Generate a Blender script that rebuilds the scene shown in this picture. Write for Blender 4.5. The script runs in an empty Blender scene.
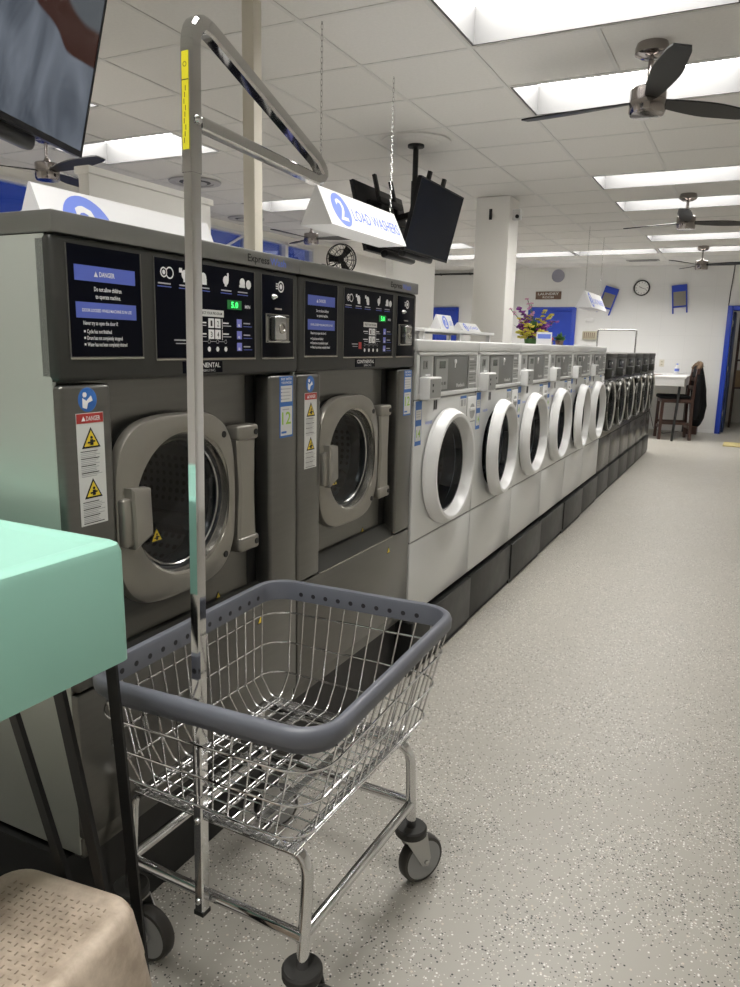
import bpy, bmesh, math, random
from mathutils import Vector, Matrix
random.seed(7)
PI = math.pi
sc = bpy.context.scene
COL = sc.collection
H = 1.378
CEIL = 2.818

# ------------------------------------------------------------------ materials
def new_mat(name):
    m = bpy.data.materials.new(name); m.use_nodes = True
    nt = m.node_tree
    b = nt.nodes.get('Principled BSDF')
    return m, nt, b
def pbr(name, col, rough=.5, metal=0., noise=0., nscale=20., bump=0., bscale=200., spec=None, emit=None, estr=0., stretch=None, coat=0.):
    m, nt, b = new_mat(name)
    N = nt.nodes; L = nt.links
    b.inputs['Base Color'].default_value = (*col, 1)
    b.inputs['Roughness'].default_value = rough
    b.inputs['Metallic'].default_value = metal
    if coat: b.inputs['Coat Weight'].default_value = coat
    if spec is not None: b.inputs['Specular IOR Level'].default_value = spec
    if emit:
        b.inputs['Emission Color'].default_value = (*emit, 1); b.inputs['Emission Strength'].default_value = estr
    tc = N.new('ShaderNodeTexCoord')
    vec = tc.outputs['Object']
    if stretch:
        mp = N.new('ShaderNodeMapping'); mp.inputs['Scale'].default_value = stretch
        L.new(vec, mp.inputs['Vector']); vec = mp.outputs['Vector']
    if noise:
        n = N.new('ShaderNodeTexNoise'); n.inputs['Scale'].default_value = nscale; n.inputs['Detail'].default_value = 5
        L.new(vec, n.inputs['Vector'])
        mx = N.new('ShaderNodeMix'); mx.data_type = 'RGBA'
        mx.inputs['A'].default_value = (*[c*(1-noise) for c in col], 1)
        mx.inputs['B'].default_value = (*[min(1, c*(1+noise)) for c in col], 1)
        L.new(n.outputs['Fac'], mx.inputs['Factor']); L.new(mx.outputs['Result'], b.inputs['Base Color'])
        mr = N.new('ShaderNodeMapRange'); mr.inputs['To Min'].default_value = max(.02, rough*(1-noise)); mr.inputs['To Max'].default_value = min(1, rough*(1+noise))
        L.new(n.outputs['Fac'], mr.inputs['Value']); L.new(mr.outputs['Result'], b.inputs['Roughness'])
    if bump:
        n2 = N.new('ShaderNodeTexNoise'); n2.inputs['Scale'].default_value = bscale; n2.inputs['Detail'].default_value = 3
        L.new(vec, n2.inputs['Vector'])
        bp = N.new('ShaderNodeBump'); bp.inputs['Strength'].default_value = bump; bp.inputs['Distance'].default_value = .002
        L.new(n2.outputs['Fac'], bp.inputs['Height']); L.new(bp.outputs['Normal'], b.inputs['Normal'])
    return m

def floor_mat():
    m, nt, b = new_mat('flaked_epoxy'); N = nt.nodes; L = nt.links
    tc = N.new('ShaderNodeTexCoord')
    def flakes(scale, thr, seedoff):
        mp = N.new('ShaderNodeMapping'); mp.inputs['Location'].default_value = (seedoff, seedoff*2, 0)
        L.new(tc.outputs['Object'], mp.inputs['Vector'])
        v = N.new('ShaderNodeTexVoronoi'); v.inputs['Scale'].default_value = scale; v.voronoi_dimensions = '2D'
        L.new(mp.outputs['Vector'], v.inputs['Vector'])
        sp = N.new('ShaderNodeSeparateColor'); L.new(v.outputs['Color'], sp.inputs['Color'])
        d = N.new('ShaderNodeMath'); d.operation = 'LESS_THAN'; d.inputs[1].default_value = thr
        L.new(v.outputs['Distance'], d.inputs[0])
        return d.outputs[0], sp
    big = N.new('ShaderNodeTexNoise'); big.inputs['Scale'].default_value = 2.2; big.inputs['Detail'].default_value = 6
    L.new(tc.outputs['Object'], big.inputs['Vector'])
    base = N.new('ShaderNodeMix'); base.data_type = 'RGBA'
    base.inputs['A'].default_value = (.335, .318, .28, 1); base.inputs['B'].default_value = (.40, .38, .335, 1)
    L.new(big.outputs['Fac'], base.inputs['Factor'])
    cur = base.outputs['Result']
    dens = N.new('ShaderNodeTexNoise'); dens.inputs['Scale'].default_value = 3.5; dens.inputs['Detail'].default_value = 2
    L.new(tc.outputs['Object'], dens.inputs['Vector'])
    for (scale, thr, off, colr, chan, frac) in ((120, .30, 0., (.74, .73, .69, 1), 'Red', .16), (120, .30, 3.3, (.035, .035, .033, 1), 'Green', .15), (80, .24, 7.1, (.56, .50, .42, 1), 'Blue', .06), (210, .36, 5.2, (.62, .60, .55, 1), 'Red', .16), (210, .36, 9.2, (.09, .085, .08, 1), 'Red', .10)):
        msk, sp = flakes(scale, thr, off)
        lim = N.new('ShaderNodeMath'); lim.operation = 'MULTIPLY'; lim.inputs[1].default_value = frac*2
        L.new(dens.outputs['Fac'], lim.inputs[0])
        lt = N.new('ShaderNodeMath'); lt.operation = 'LESS_THAN'; L.new(sp.outputs[chan], lt.inputs[0])
        sq = N.new('ShaderNodeMath'); sq.operation = 'MULTIPLY'; L.new(lim.outputs[0], sq.inputs[0]); L.new(dens.outputs['Fac'], sq.inputs[1])
        L.new(sq.outputs[0], lt.inputs[1])
        mu = N.new('ShaderNodeMath'); mu.operation = 'MULTIPLY'; L.new(msk, mu.inputs[0]); L.new(lt.outputs[0], mu.inputs[1])
        mx = N.new('ShaderNodeMix'); mx.data_type = 'RGBA'; mx.inputs['B'].default_value = colr
        L.new(mu.outputs[0], mx.inputs['Factor']); L.new(cur, mx.inputs['A']); cur = mx.outputs['Result']
    # scuffs and worn stains
    st = N.new('ShaderNodeTexNoise'); st.inputs['Scale'].default_value = 7; st.inputs['Detail'].default_value = 9; st.inputs['Roughness'].default_value = .7
    L.new(tc.outputs['Object'], st.inputs['Vector'])
    rp = N.new('ShaderNodeValToRGB'); rp.color_ramp.elements[0].position = .66; rp.color_ramp.elements[1].position = .80
    rp.color_ramp.elements[0].color = (0, 0, 0, 1); rp.color_ramp.elements[1].color = (.6, .6, .6, 1)
    L.new(st.outputs['Fac'], rp.inputs['Fac'])
    mx = N.new('ShaderNodeMix'); mx.data_type = 'RGBA'; mx.inputs['B'].default_value = (.2, .17, .14, 1)
    L.new(rp.outputs['Color'], mx.inputs['Factor']); L.new(cur, mx.inputs['A'])
    L.new(mx.outputs['Result'], b.inputs['Base Color'])
    mr = N.new('ShaderNodeMapRange'); mr.inputs['To Min'].default_value = .3; mr.inputs['To Max'].default_value = .5
    L.new(big.outputs['Fac'], mr.inputs['Value']); L.new(mr.outputs['Result'], b.inputs['Roughness'])
    bp = N.new('ShaderNodeBump'); bp.inputs['Strength'].default_value = .12; bp.inputs['Distance'].default_value = .002
    L.new(st.outputs['Fac'], bp.inputs['Height']); L.new(bp.outputs['Normal'], b.inputs['Normal'])
    return m

def wall_mat(name, col):
    m, nt, b = new_mat(name); N = nt.nodes; L = nt.links
    tc = N.new('ShaderNodeTexCoord')
    sep = N.new('ShaderNodeSeparateXYZ'); L.new(tc.outputs['Object'], sep.inputs[0])
    ad = N.new('ShaderNodeMath'); ad.operation = 'ADD'; L.new(sep.outputs['X'], ad.inputs[0]); L.new(sep.outputs['Y'], ad.inputs[1])
    cb = N.new('ShaderNodeCombineXYZ'); L.new(ad.outputs[0], cb.inputs['X']); L.new(sep.outputs['Z'], cb.inputs['Y'])
    br = N.new('ShaderNodeTexBrick'); br.inputs['Scale'].default_value = 1
    br.inputs['Brick Width'].default_value = .41; br.inputs['Row Height'].default_value = .41; br.offset = 0
    br.inputs['Mortar Size'].default_value = .004; br.inputs['Mortar Smooth'].default_value = .3
    br.inputs['Color1'].default_value = (*col, 1); br.inputs['Color2'].default_value = (*[c*.985 for c in col], 1); br.inputs['Mortar'].default_value = (*[c*.94 for c in col], 1)
    L.new(cb.outputs[0], br.inputs['Vector'])
    L.new(br.outputs['Color'], b.inputs['Base Color']); b.inputs['Roughness'].default_value = .55
    return m

def glass_mat(name, tint, gloss=.12):
    m = bpy.data.materials.new(name); m.use_nodes = True; nt = m.node_tree; N = nt.nodes; L = nt.links
    N.remove(N['Principled BSDF'])
    out = N['Material Output']
    tr = N.new('ShaderNodeBsdfTransparent'); tr.inputs['Color'].default_value = (*tint, 1)
    gl = N.new('ShaderNodeBsdfGlossy'); gl.inputs['Roughness'].default_value = .02
    lw = N.new('ShaderNodeLayerWeight'); lw.inputs['Blend'].default_value = .25
    mr = N.new('ShaderNodeMapRange'); mr.inputs['To Min'].default_value = gloss*.2; mr.inputs['To Max'].default_value = .28
    L.new(lw.outputs['Fresnel'], mr.inputs['Value'])
    mx = N.new('ShaderNodeMixShader'); L.new(mr.outputs['Result'], mx.inputs['Fac']); L.new(tr.outputs[0], mx.inputs[1]); L.new(gl.outputs[0], mx.inputs[2])
    L.new(mx.outputs[0], out.inputs['Surface'])
    return m

def perf_mat(name):      # washer drum: dark steel with a grid of holes
    m, nt, b = new_mat(name); N = nt.nodes; L = nt.links
    tc = N.new('ShaderNodeTexCoord')
    v = N.new('ShaderNodeTexVoronoi'); v.inputs['Scale'].default_value = 42; v.inputs['Randomness'].default_value = 0
    L.new(tc.outputs['Object'], v.inputs['Vector'])
    rp = N.new('ShaderNodeValToRGB'); rp.color_ramp.elements[0].position = .28; rp.color_ramp.elements[1].position = .34
    rp.color_ramp.elements[0].color = (.01, .01, .01, 1); rp.color_ramp.elements[1].color = (.075, .08, .085, 1)
    L.new(v.outputs['Distance'], rp.inputs['Fac']); L.new(rp.outputs['Color'], b.inputs['Base Color'])
    b.inputs['Metallic'].default_value = .8; b.inputs['Roughness'].default_value = .32
    return m

def screen_mat(name):    # lit television picture: pale folded cloth against a red-brown room
    m, nt, b = new_mat(name); N = nt.nodes; L = nt.links
    tc = N.new('ShaderNodeTexCoord')
    mp = N.new('ShaderNodeMapping'); mp.inputs['Scale'].default_value = (2.2, 1.1, 1.6); mp.inputs['Rotation'].default_value = (.5, .2, .3)
    L.new(tc.outputs['Object'], mp.inputs['Vector'])
    w = N.new('ShaderNodeTexNoise'); w.inputs['Scale'].default_value = 2.2; w.inputs['Detail'].default_value = 3; w.inputs['Distortion'].default_value = 1.6
    L.new(mp.outputs['Vector'], w.inputs['Vector'])
    r1 = N.new('ShaderNodeValToRGB'); e = r1.color_ramp.elements
    e[0].position = .3; e[0].color = (.016, .020, .026, 1); e[1].position = .68; e[1].color = (.062, .070, .083, 1)
    L.new(w.outputs['Fac'], r1.inputs['Fac'])
    sep = N.new('ShaderNodeSeparateXYZ'); L.new(tc.outputs['Object'], sep.inputs[0])
    # wavy top edge of the cloth
    n2 = N.new('ShaderNodeTexNoise'); n2.inputs['Scale'].default_value = 4; n2.inputs['Detail'].default_value = 1
    L.new(tc.outputs['Object'], n2.inputs['Vector'])
    ma = N.new('ShaderNodeMath'); ma.operation = 'MULTIPLY_ADD'; ma.inputs[1].default_value = .12; L.new(n2.outputs['Fac'], ma.inputs[0]); L.new(sep.outputs['Y'], ma.inputs[2])
    sl = N.new('ShaderNodeMath'); sl.operation = 'MULTIPLY_ADD'; sl.inputs[1].default_value = .16; L.new(sep.outputs['X'], sl.inputs[0]); L.new(ma.outputs[0], sl.inputs[2])
    r2 = N.new('ShaderNodeValToRGB'); e = r2.color_ramp.elements
    e[0].position = .095; e[0].color = (0, 0, 0, 1); e[1].position = .102; e[1].color = (1, 1, 1, 1)
    L.new(sl.outputs[0], r2.inputs['Fac'])
    r3 = N.new('ShaderNodeValToRGB'); e = r3.color_ramp.elements
    e[0].position = .185; e[0].color = (.014, .0045, .003, 1); e[1].position = .2; e[1].color = (.03, .034, .038, 1)
    L.new(sl.outputs[0], r3.inputs['Fac'])
    mx = N.new('ShaderNodeMix'); mx.data_type = 'RGBA'
    L.new(r2.outputs['Color'], mx.inputs['Factor']); L.new(r1.outputs['Color'], mx.inputs['A']); L.new(r3.outputs['Color'], mx.inputs['B'])
    b.inputs['Base Color'].default_value = (.004, .004, .005, 1); b.inputs['Roughness'].default_value = .15; b.inputs['Specular IOR Level'].default_value = .12
    L.new(mx.outputs['Result'], b.inputs['Emission Color']); b.inputs['Emission Strength'].default_value = .95
    return m

M = {}
M['floor'] = floor_mat()
M['wall'] = wall_mat('painted_block_wall', (.70, .70, .69))
M['wall_plain'] = pbr('painted_wall', (.84, .825, .785), .6, noise=.03, nscale=3)
M['ceil'] = pbr('ceiling_tile', (.70, .685, .655), .9, noise=.06, nscale=60, bump=.5, bscale=260)
M['tbar'] = pbr('ceiling_grid_metal', (.62, .61, .585), .5)
M['white_trim'] = pbr('white_lacquer', (.74, .74, .73), .4)
M['light'] = pbr('lamp_diffuser', (1, 1, 1), .5, emit=(1, .975, .935), estr=9.)
M['light_wall'] = pbr('lamp_recess_grey', (.085, .085, .085), .6)
M['steel_dark'] = pbr('dark_brushed_steel', (.155, .152, .14), .30, .85, noise=.10, nscale=6, stretch=(1, 1, 14))
M['steel_black'] = pbr('near_black_steel', (.065, .064, .058), .24, .85, noise=.1, nscale=6)
M['steel_lid'] = pbr('brushed_steel_lid', (.26, .26, .25), .32, .85, noise=.08, nscale=5)
M['steel_side'] = pbr('light_steel_side', (.52, .55, .51), .42, .75, noise=.06, nscale=3)
M['head'] = pbr('charcoal_plastic', (.024, .024, .021), .42, noise=.05, nscale=300)
M['pewter'] = pbr('pewter_casting', (.27, .255, .225), .34, .6, noise=.04, nscale=30)
M['pewter_edge'] = pbr('pewter_rim', (.36, .345, .31), .22, .85)
M['black'] = pbr('black_paint', (.005, .005, .005), .5, noise=.1, nscale=40)
M['black_gloss'] = pbr('black_gloss', (.002, .0025, .006), .3, spec=.06)
M['black_tile'] = pbr('black_base_panel', (.008, .0088, .0075), .42, noise=.15, nscale=14)
M['rubber'] = pbr('black_rubber', (.020, .019, .017), .6)
M['gasket'] = pbr('gasket_rubber', (.012, .014, .017), .25)
M['glass'] = glass_mat('door_glass', (.50, .54, .57), .16)
M['drum'] = perf_mat('perforated_drum')
M['drum_in'] = pbr('drum_steel', (.16, .165, .17), .25, .9)
M['white'] = pbr('white_enamel', (.63, .635, .625), .28, noise=.015, nscale=4, coat=.2)
M['white2'] = pbr('white_plastic', (.72, .72, .715), .3)
M['white_sh'] = pbr('white_seam_shadow', (.22, .22, .21), .5)
M['grey_panel'] = pbr('grey_fascia', (.17, .172, .165), .4, .35)
M['grey_lt'] = pbr('light_grey_fascia', (.33, .335, .325), .4, .35)
M['lcd'] = pbr('lcd_display', (.05, .065, .055), .2)
M['chrome'] = pbr('polished_chrome', (.66, .66, .665), .06, 1., noise=.06, nscale=10)
M['chrome_d'] = pbr('dull_chrome', (.50, .50, .49), .22, 1., noise=.1, nscale=14)
M['bumper'] = pbr('grey_bumper_plastic', (.115, .122, .145), .42, noise=.06, nscale=25)
M['bumper_d'] = pbr('dark_hole', (.012, .012, .016), .6)
M['wheel_grey'] = pbr('grey_wheel_hub', (.30, .305, .305), .45)
M['zinc'] = pbr('zinc_plate', (.46, .46, .45), .35, .7)
M['tread'] = pbr('brown_black_tread', (.035, .032, .028), .55)
M['mint'] = pbr('mint_plastic', (.285, .545, .45), .42, noise=.03, nscale=4, bump=.08, bscale=30)
M['beige'] = None
M['print_w'] = pbr('white_print', (.78, .78, .78), .5)
M['print_g'] = pbr('grey_print', (.42, .42, .43), .5)
M['blue_bar'] = pbr('blue_print', (.085, .125, .48), .4)
M['lilac'] = pbr('lilac_button', (.19, .20, .62), .4)
M['led'] = pbr('green_digits', (.0, .05, .01), .3, emit=(.05, 1, .15), estr=1.2)
M['led_bg'] = pbr('dark_green_window', (.0, .035, .01), .2, emit=(.0, .25, .03), estr=.12)
M['yellow'] = pbr('yellow_label', (.80, .72, .02), .45)
M['hazard'] = pbr('hazard_yellow', (.78, .58, .03), .45)
M['red'] = pbr('red_label', (.42, .035, .03), .45)
M['sign_blue'] = pbr('sign_blue', (.16, .24, .72), .5)
M['label_blue'] = pbr('label_blue', (.03, .14, .46), .45)
M['lime'] = pbr('lime_print', (.30, .52, .05), .5)
M['paper'] = pbr('label_paper', (.66, .66, .64), .5)
M['board'] = pbr('white_sign_board', (.76, .76, .77), .5)
M['blue_paint'] = pbr('blue_door_paint', (.010, .045, .40), .4, noise=.05, nscale=5)
M['blue_dark'] = pbr('dark_blue_door', (.02, .035, .10), .45)
M['bezel'] = pbr('screen_bezel', (.005, .005, .006), .3, spec=.25)
M['screen'] = pbr('dark_screen', (.004, .006, .013), .10, spec=.10)
M['screen_on'] = screen_mat('lit_screen')
M['fan_blade'] = pbr('dark_fan_blade', (.009, .0088, .0085), .42, spec=.3)
M['nickel'] = pbr('brushed_nickel', (.33, .30, .285), .13, 1.)
M['beige_post'] = pbr('cream_paint', (.64, .60, .51), .5)
M['wood_dark'] = pbr('dark_wood', (.045, .018, .012), .35, noise=.3, nscale=18, stretch=(1, 1, .15))
M['cloth_black'] = pbr('black_cloth', (.004, .004, .005), .85, bump=.3, bscale=40, spec=.2)
M['fur'] = pbr('brown_fur', (.10, .06, .03), .95, noise=.5, nscale=120, bump=1., bscale=220)
M['leaf'] = pbr('green_leaf', (.05, .13, .03), .5, noise=.2, nscale=30)
M['purple'] = pbr('purple_petal', (.22, .03, .28), .6, noise=.25, nscale=40)
M['pink'] = pbr('pink_petal', (.60, .28, .45), .6, noise=.2, nscale=40)
M['ylw_petal'] = pbr('yellow_petal', (.68, .58, .08), .6, noise=.2, nscale=40)
M['red_petal'] = pbr('red_petal', (.55, .08, .05), .6, noise=.2, nscale=40)
M['plaque'] = pbr('brown_plaque', (.16, .10, .07), .6, noise=.2, nscale=30)
M['washboard'] = pbr('ridged_zinc', (.30, .28, .23), .45, .3)
M['beige_box'] = pbr('beige_plastic', (.42, .39, .29), .5)
M['yellow_mat'] = pbr('yellow_mat', (.45, .38, .17), .9, noise=.2, nscale=40)
M['cardboard'] = pbr('cardboard', (.33, .23, .13), .7, noise=.1, nscale=10)
M['vent'] = pbr('vent_metal', (.42, .41, .40), .5)
M['vent_dark'] = pbr('vent_slot', (.05, .05, .05), .7)
M['grey_disc'] = pbr('grey_speaker_cloth', (.30, .30, .36), .8)
M['win_glass'] = glass_mat('window_glass', (.85, .88, .95), .10)
M['cable'] = pbr('black_cable', (.012, .012, .012), .5)

def beige_mat():
    m, nt, b = new_mat('worn_beige_plastic'); N = nt.nodes; L = nt.links
    tc = N.new('ShaderNodeTexCoord')
    n = N.new('ShaderNodeTexNoise'); n.inputs['Scale'].default_value = 9; n.inputs['Detail'].default_value = 8; n.inputs['Roughness'].default_value = .65
    L.new(tc.outputs['Object'], n.inputs['Vector'])
    rp = N.new('ShaderNodeValToRGB'); e = rp.color_ramp.elements
    e[0].position = .38; e[0].color = (.38, .305, .235, 1); e[1].position = .60; e[1].color = (.62, .52, .415, 1)
    L.new(n.outputs['Fac'], rp.inputs['Fac']); L.new(rp.outputs['Color'], b.inputs['Base Color'])
    b.inputs['Roughness'].default_value = .48
    return m
M['beige'] = beige_mat()
M['beige_dark'] = pbr('dark_beige_mark', (.33, .265, .20), .6, noise=.35, nscale=14)  # darker beige of the small seat marks

# ------------------------------------------------------------------ mesh builder
TXT = {}
class MB:
    def __init__(s, off=(0, 0, 0)):
        s.v = []; s.f = []; s.mi = []; s.mats = []; s.off = Vector(off); s.M = None
    def mat(s, m):
        m = M[m] if isinstance(m, str) else m
        if m not in s.mats: s.mats.append(m)
        return s.mats.index(m)
    def add(s, vs, fs, m):
        k = len(s.v); i = s.mat(m)
        for p in vs:
            p = Vector(p)
            if s.M: p = s.M @ p
            s.v.append(p + s.off)
        for f in fs: s.f.append([a+k for a in f]); s.mi.append(i)
    def box(s, x0, x1, y0, y1, z0, z1, m, b=0., seg=2, X=None):
        if b <= 0:
            vs = [(x, y, z) for x in (x0, x1) for y in (y0, y1) for z in (z0, z1)]
            fs = [(0, 1, 3, 2), (4, 6, 7, 5), (0, 4, 5, 1), (2, 3, 7, 6), (0, 2, 6, 4), (1, 5, 7, 3)]
        else:
            bm = bmesh.new(); bmesh.ops.create_cube(bm, size=1)
            for v in bm.verts:
                v.co = Vector(((x0+x1)/2+v.co.x*(x1-x0), (y0+y1)/2+v.co.y*(y1-y0), (z0+z1)/2+v.co.z*(z1-z0)))
            bmesh.ops.bevel(bm, geom=list(bm.edges), offset=b, segments=seg, affect='EDGES', profile=.5)
            bm.verts.index_update()
            vs = [tuple(v.co) for v in bm.verts]; fs = [[v.index for v in f.verts] for f in bm.faces]; bm.free()
        if X: vs = [X @ Vector(p) for p in vs]
        s.add(vs, fs, m)
    def loft(s, loops, m, cap0=False, cap1=False, closed=True):
        n = len(loops[0]); vs = [p for l in loops for p in l]; fs = []
        for a in range(len(loops)-1):
            for i in range(n if closed else n-1):
                j = (i+1) % n
                fs.append((a*n+i, a*n+j, (a+1)*n+j, (a+1)*n+i))
        if cap0: fs.append(list(range(n))[::-1])
        if cap1: fs.append([(len(loops)-1)*n+i for i in range(n)])
        s.add(vs, fs, m)
    def sweep(s, pts, prof, m, closed=False, up=None, caps=True):
        pts = [Vector(p) for p in pts]; n = len(pts); loops = []
        T = []
        for i in range(n):
            a = pts[i-1] if (i > 0 or closed) else pts[i]
            c = pts[(i+1) % n] if (i < n-1 or closed) else pts[i]
            T.append((c-a).normalized())
        if up is None:
            ref = Vector((0, 0, 1)) if abs(T[0].z) < .9 else Vector((1, 0, 0))
            N = (ref - T[0]*ref.dot(T[0])).normalized()
        for i in range(n):
            if up is not None:
                S = T[i].cross(Vector(up))
                S.normalize(); N = S.cross(T[i]).normalized()
                B = S
            else:
                N = (N - T[i]*N.dot(T[i])).normalized(); B = T[i].cross(N)
            k = 1.
            if 0 < i < n-1 or closed:   # mitre
                d1 = (pts[i]-pts[i-1]).normalized(); c = max(.35, d1.dot(T[i])); k = 1
            loops.append([pts[i] + B*a*k + N*b for a, b in prof])
        if closed: loops.append(loops[0])
        s.loft(loops, m, cap0=caps and not closed, cap1=caps and not closed)
    def tube(s, pts, r, m, n=10, closed=False, caps=True):
        s.sweep(pts, [(r*math.cos(2*PI*i/n), r*math.sin(2*PI*i/n)) for i in range(n)], m, closed=closed, caps=caps)
    def lathe(s, prof, o, d, m, n=24, caps=True):
        o = Vector(o); d = Vector(d).normalized()
        a = Vector((0, 0, 1)) if abs(d.z) < .9 else Vector((1, 0, 0))
        e1 = d.cross(a).normalized(); e2 = d.cross(e1)
        loops = [[o + d*h + e1*(r*math.cos(2*PI*i/n)) + e2*(r*math.sin(2*PI*i/n)) for i in range(n)] for r, h in prof]
        s.loft(loops, m, cap0=caps and prof[0][0] > 1e-6, cap1=caps and prof[-1][0] > 1e-6)
    def cyl(s, p0, p1, r, m, n=16):
        p0 = Vector(p0); p1 = Vector(p1)
        s.lathe([(r, 0), (r, (p1-p0).length)], p0, p1-p0, m, n)
    def prism(s, pts, vec, m):
        pts = [Vector(p) for p in pts]; v = Vector(vec)
        s.loft([pts, [p+v for p in pts]], m, cap0=True, cap1=True)
    def sphere(s, c, r, m, n=10, sx=1, sy=1, sz=1):
        prof = []
        c = Vector(c); loops = []
        for j in range(1, n//2+1):
            t = PI*j/(n//2+1)
            loops.append([c+Vector((sx*r*math.sin(t)*math.cos(2*PI*i/n), sy*r*math.sin(t)*math.sin(2*PI*i/n), sz*r*math.cos(t))) for i in range(n)])
        s.loft(loops, m, cap0=True, cap1=True)
    def text(s, body, o, right, up, height, m, width=None, align='LEFT'):
        # flat printed lettering: o = left (or centre) end of the base line, height = capital height
        if body not in TXT:
            cu = bpy.data.curves.new('t', 'FONT'); cu.body = body; cu.resolution_u = 2; cu.offset = .014
            ob = bpy.data.objects.new('t', cu); COL.objects.link(ob)
            dg = bpy.context.evaluated_depsgraph_get()
            me = bpy.data.meshes.new_from_object(ob.evaluated_get(dg))
            TXT[body] = ([tuple(v.co) for v in me.vertices], [list(p.vertices) for p in me.polygons])
            bpy.data.objects.remove(ob); bpy.data.meshes.remove(me); bpy.data.curves.remove(cu)
        vs, fs = TXT[body]
        if not vs: return
        xs = [v[0] for v in vs]; w = max(xs)-min(xs); x0 = min(xs)
        ky = height/.69; kx = ky if width is None else width/w
        o = Vector(o); r = Vector(right); u = Vector(up)
        sh = 0 if align == 'LEFT' else -w*kx/2
        s.add([o + r*((v[0]-x0)*kx+sh) + u*(v[1]*ky) for v in vs], fs, m)
    def build(s, name, parent=None, smooth=40., recalc=True, face=None):
        me = bpy.data.meshes.new(name)
        me.from_pydata([tuple(v) for v in s.v], [], s.f)
        for m in s.mats: me.materials.append(m)
        me.polygons.foreach_set('material_index', s.mi)
        if recalc:
            bm = bmesh.new(); bm.from_mesh(me); bmesh.ops.recalc_face_normals(bm, faces=bm.faces); bm.to_mesh(me); bm.free()
        if face:
            me.update(); q = Vector((0, 0, 0))
            for p_ in me.polygons: q += p_.normal*p_.area
            if q.dot(Vector(face)) < 0: me.flip_normals()
        if smooth:
            me.polygons.foreach_set('use_smooth', [True]*len(me.polygons))
            me.set_sharp_from_angle(angle=math.radians(smooth))
        me.update()
        o = bpy.data.objects.new(name, me); COL.objects.link(o)
        if parent: o.parent = parent
        return o

def tag(o, label, cat, group=None):
    o['label'] = label; o['category'] = cat
    if group: o['group'] = group
    return o
def thing(name, label, cat, loc=(0, 0, 0), rz=0., group=None):
    o = bpy.data.objects.new(name, None); COL.objects.link(o)
    o.location = loc; o.rotation_euler = (0, 0, rz); o.empty_display_size = .1
    return tag(o, label, cat, group)
def struct(o):
    o['kind'] = 'structure'; return o
def dup(root, loc, label, rz=None, sy=None):
    def cp(o, par):
        c = o.copy(); COL.objects.link(c)
        if par: c.parent = par
        for ch in list(o.children): cp(ch, c)
        return c
    r = cp(root, None); r.location = loc; r['label'] = label
    if rz is not None: r.rotation_euler = (0, 0, rz)
    if sy is not None: r.scale = (1, sy, 1)
    return r
def fillet(pts, rad, seg=5, closed=False):
    P = [Vector(p) for p in pts]; out = []; n = len(P)
    for i in range(n):
        if not closed and i in (0, n-1): out.append(P[i]); continue
        a, b, c = P[i-1], P[i], P[(i+1) % n]
        u = (a-b).normalized(); v = (c-b).normalized()
        ang = u.angle(v); d = min(rad/math.tan(ang/2), (a-b).length*.49, (c-b).length*.49)
        p0 = b+u*d; p1 = b+v*d
        for k in range(seg+1):
            t = k/seg
            out.append(p0*(1-t)**2 + b*2*t*(1-t) + p1*t*t)
    return out
def rrect(hx, hy, z, r, seg=6, cx=0, cy=0):
    out = []
    for (sx, sy, a0) in ((1, 1, 0), (-1, 1, PI/2), (-1, -1, PI), (1, -1, 1.5*PI)):
        for k in range(seg+1):
            a = a0 + PI/2*k/seg
            out.append(Vector((cx+sx*(hx-r)+r*math.cos(a), cy+sy*(hy-r)+r*math.sin(a), z)))
    return out

YV = (0, 1, 0); ZV = (0, 0, 1)
# ------------------------------------------------------------------ camera
cam = bpy.data.cameras.new('camera'); co = bpy.data.objects.new('camera', cam); COL.objects.link(co)
yaw, pit, rol = math.radians(-26.42), math.radians(11.28), math.radians(1.285)
f = Vector((math.sin(yaw)*math.cos(pit), math.cos(yaw)*math.cos(pit), -math.sin(pit)))
r = Vector((math.cos(yaw), -math.sin(yaw), 0)); u = r.cross(f)
r2 = r*math.cos(rol)+u*math.sin(rol); u2 = u*math.cos(rol)-r*math.sin(rol)
Rm = Matrix((r2, u2, -f)).transposed().to_4x4()
co.matrix_world = Matrix.Translation((0, 0, H)) @ Rm
cam.sensor_width = 36; cam.lens = 748.5/987*36; cam.clip_start = .02; cam.clip_end = 100
sc.camera = co

# ------------------------------------------------------------------ setting
XL, XR, YB, YF = -5.95, 2.15, 14.19, -2.6
def wall_piece(name, x0, x1, y0, y1, z0, z1, m='wall'):
    b = MB(); b.box(x0, x1, y0, y1, z0, z1, m); return struct(b.build(name, smooth=0))
b = MB(); b.box(XL-.2, XR+.2, YF-.2, YB+2.6, -.1, 0, 'floor'); struct(b.build('floor', smooth=0))
# ceiling slab with openings over the recessed lamps
TX0, TY0, TS = -1.40, 3.82, .61
xs = [TX0+TS*k for k in range(-8, 11)]; ys = [TY0+TS*k for k in range(-12, 18)]
LX = [-5.06, -1.40]; LY = [TY0+TS*k for k in (-7, -5, -1, 1, 5, 7, 11)]
LROW = TY0+TS*13 + .14
def in_lamp(cx, cy):
    for lx in LX:
        for ly in LY:
            if lx < cx < lx+1.22 and ly < cy < ly+TS: return True
    return False
LAMPS = []
for lx in LX:
    for ly in LY: LAMPS.append((lx, ly))
for lx in (-3.84, -2.62): LAMPS.append((lx, TY0+TS*13+.12))
for lx in LX: LAMPS.append((lx, TY0+TS*13+.12))
b = MB()
bmx = sorted(set([XL-.2, XR+.2] + [a for l in LAMPS for a in (l[0]+.016, l[0]+1.204)]))
bmy = sorted(set([YF-.2, YB+2.6] + [a for l in LAMPS for a in (l[1]+.02, l[1]+TS-.02)]))
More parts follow.
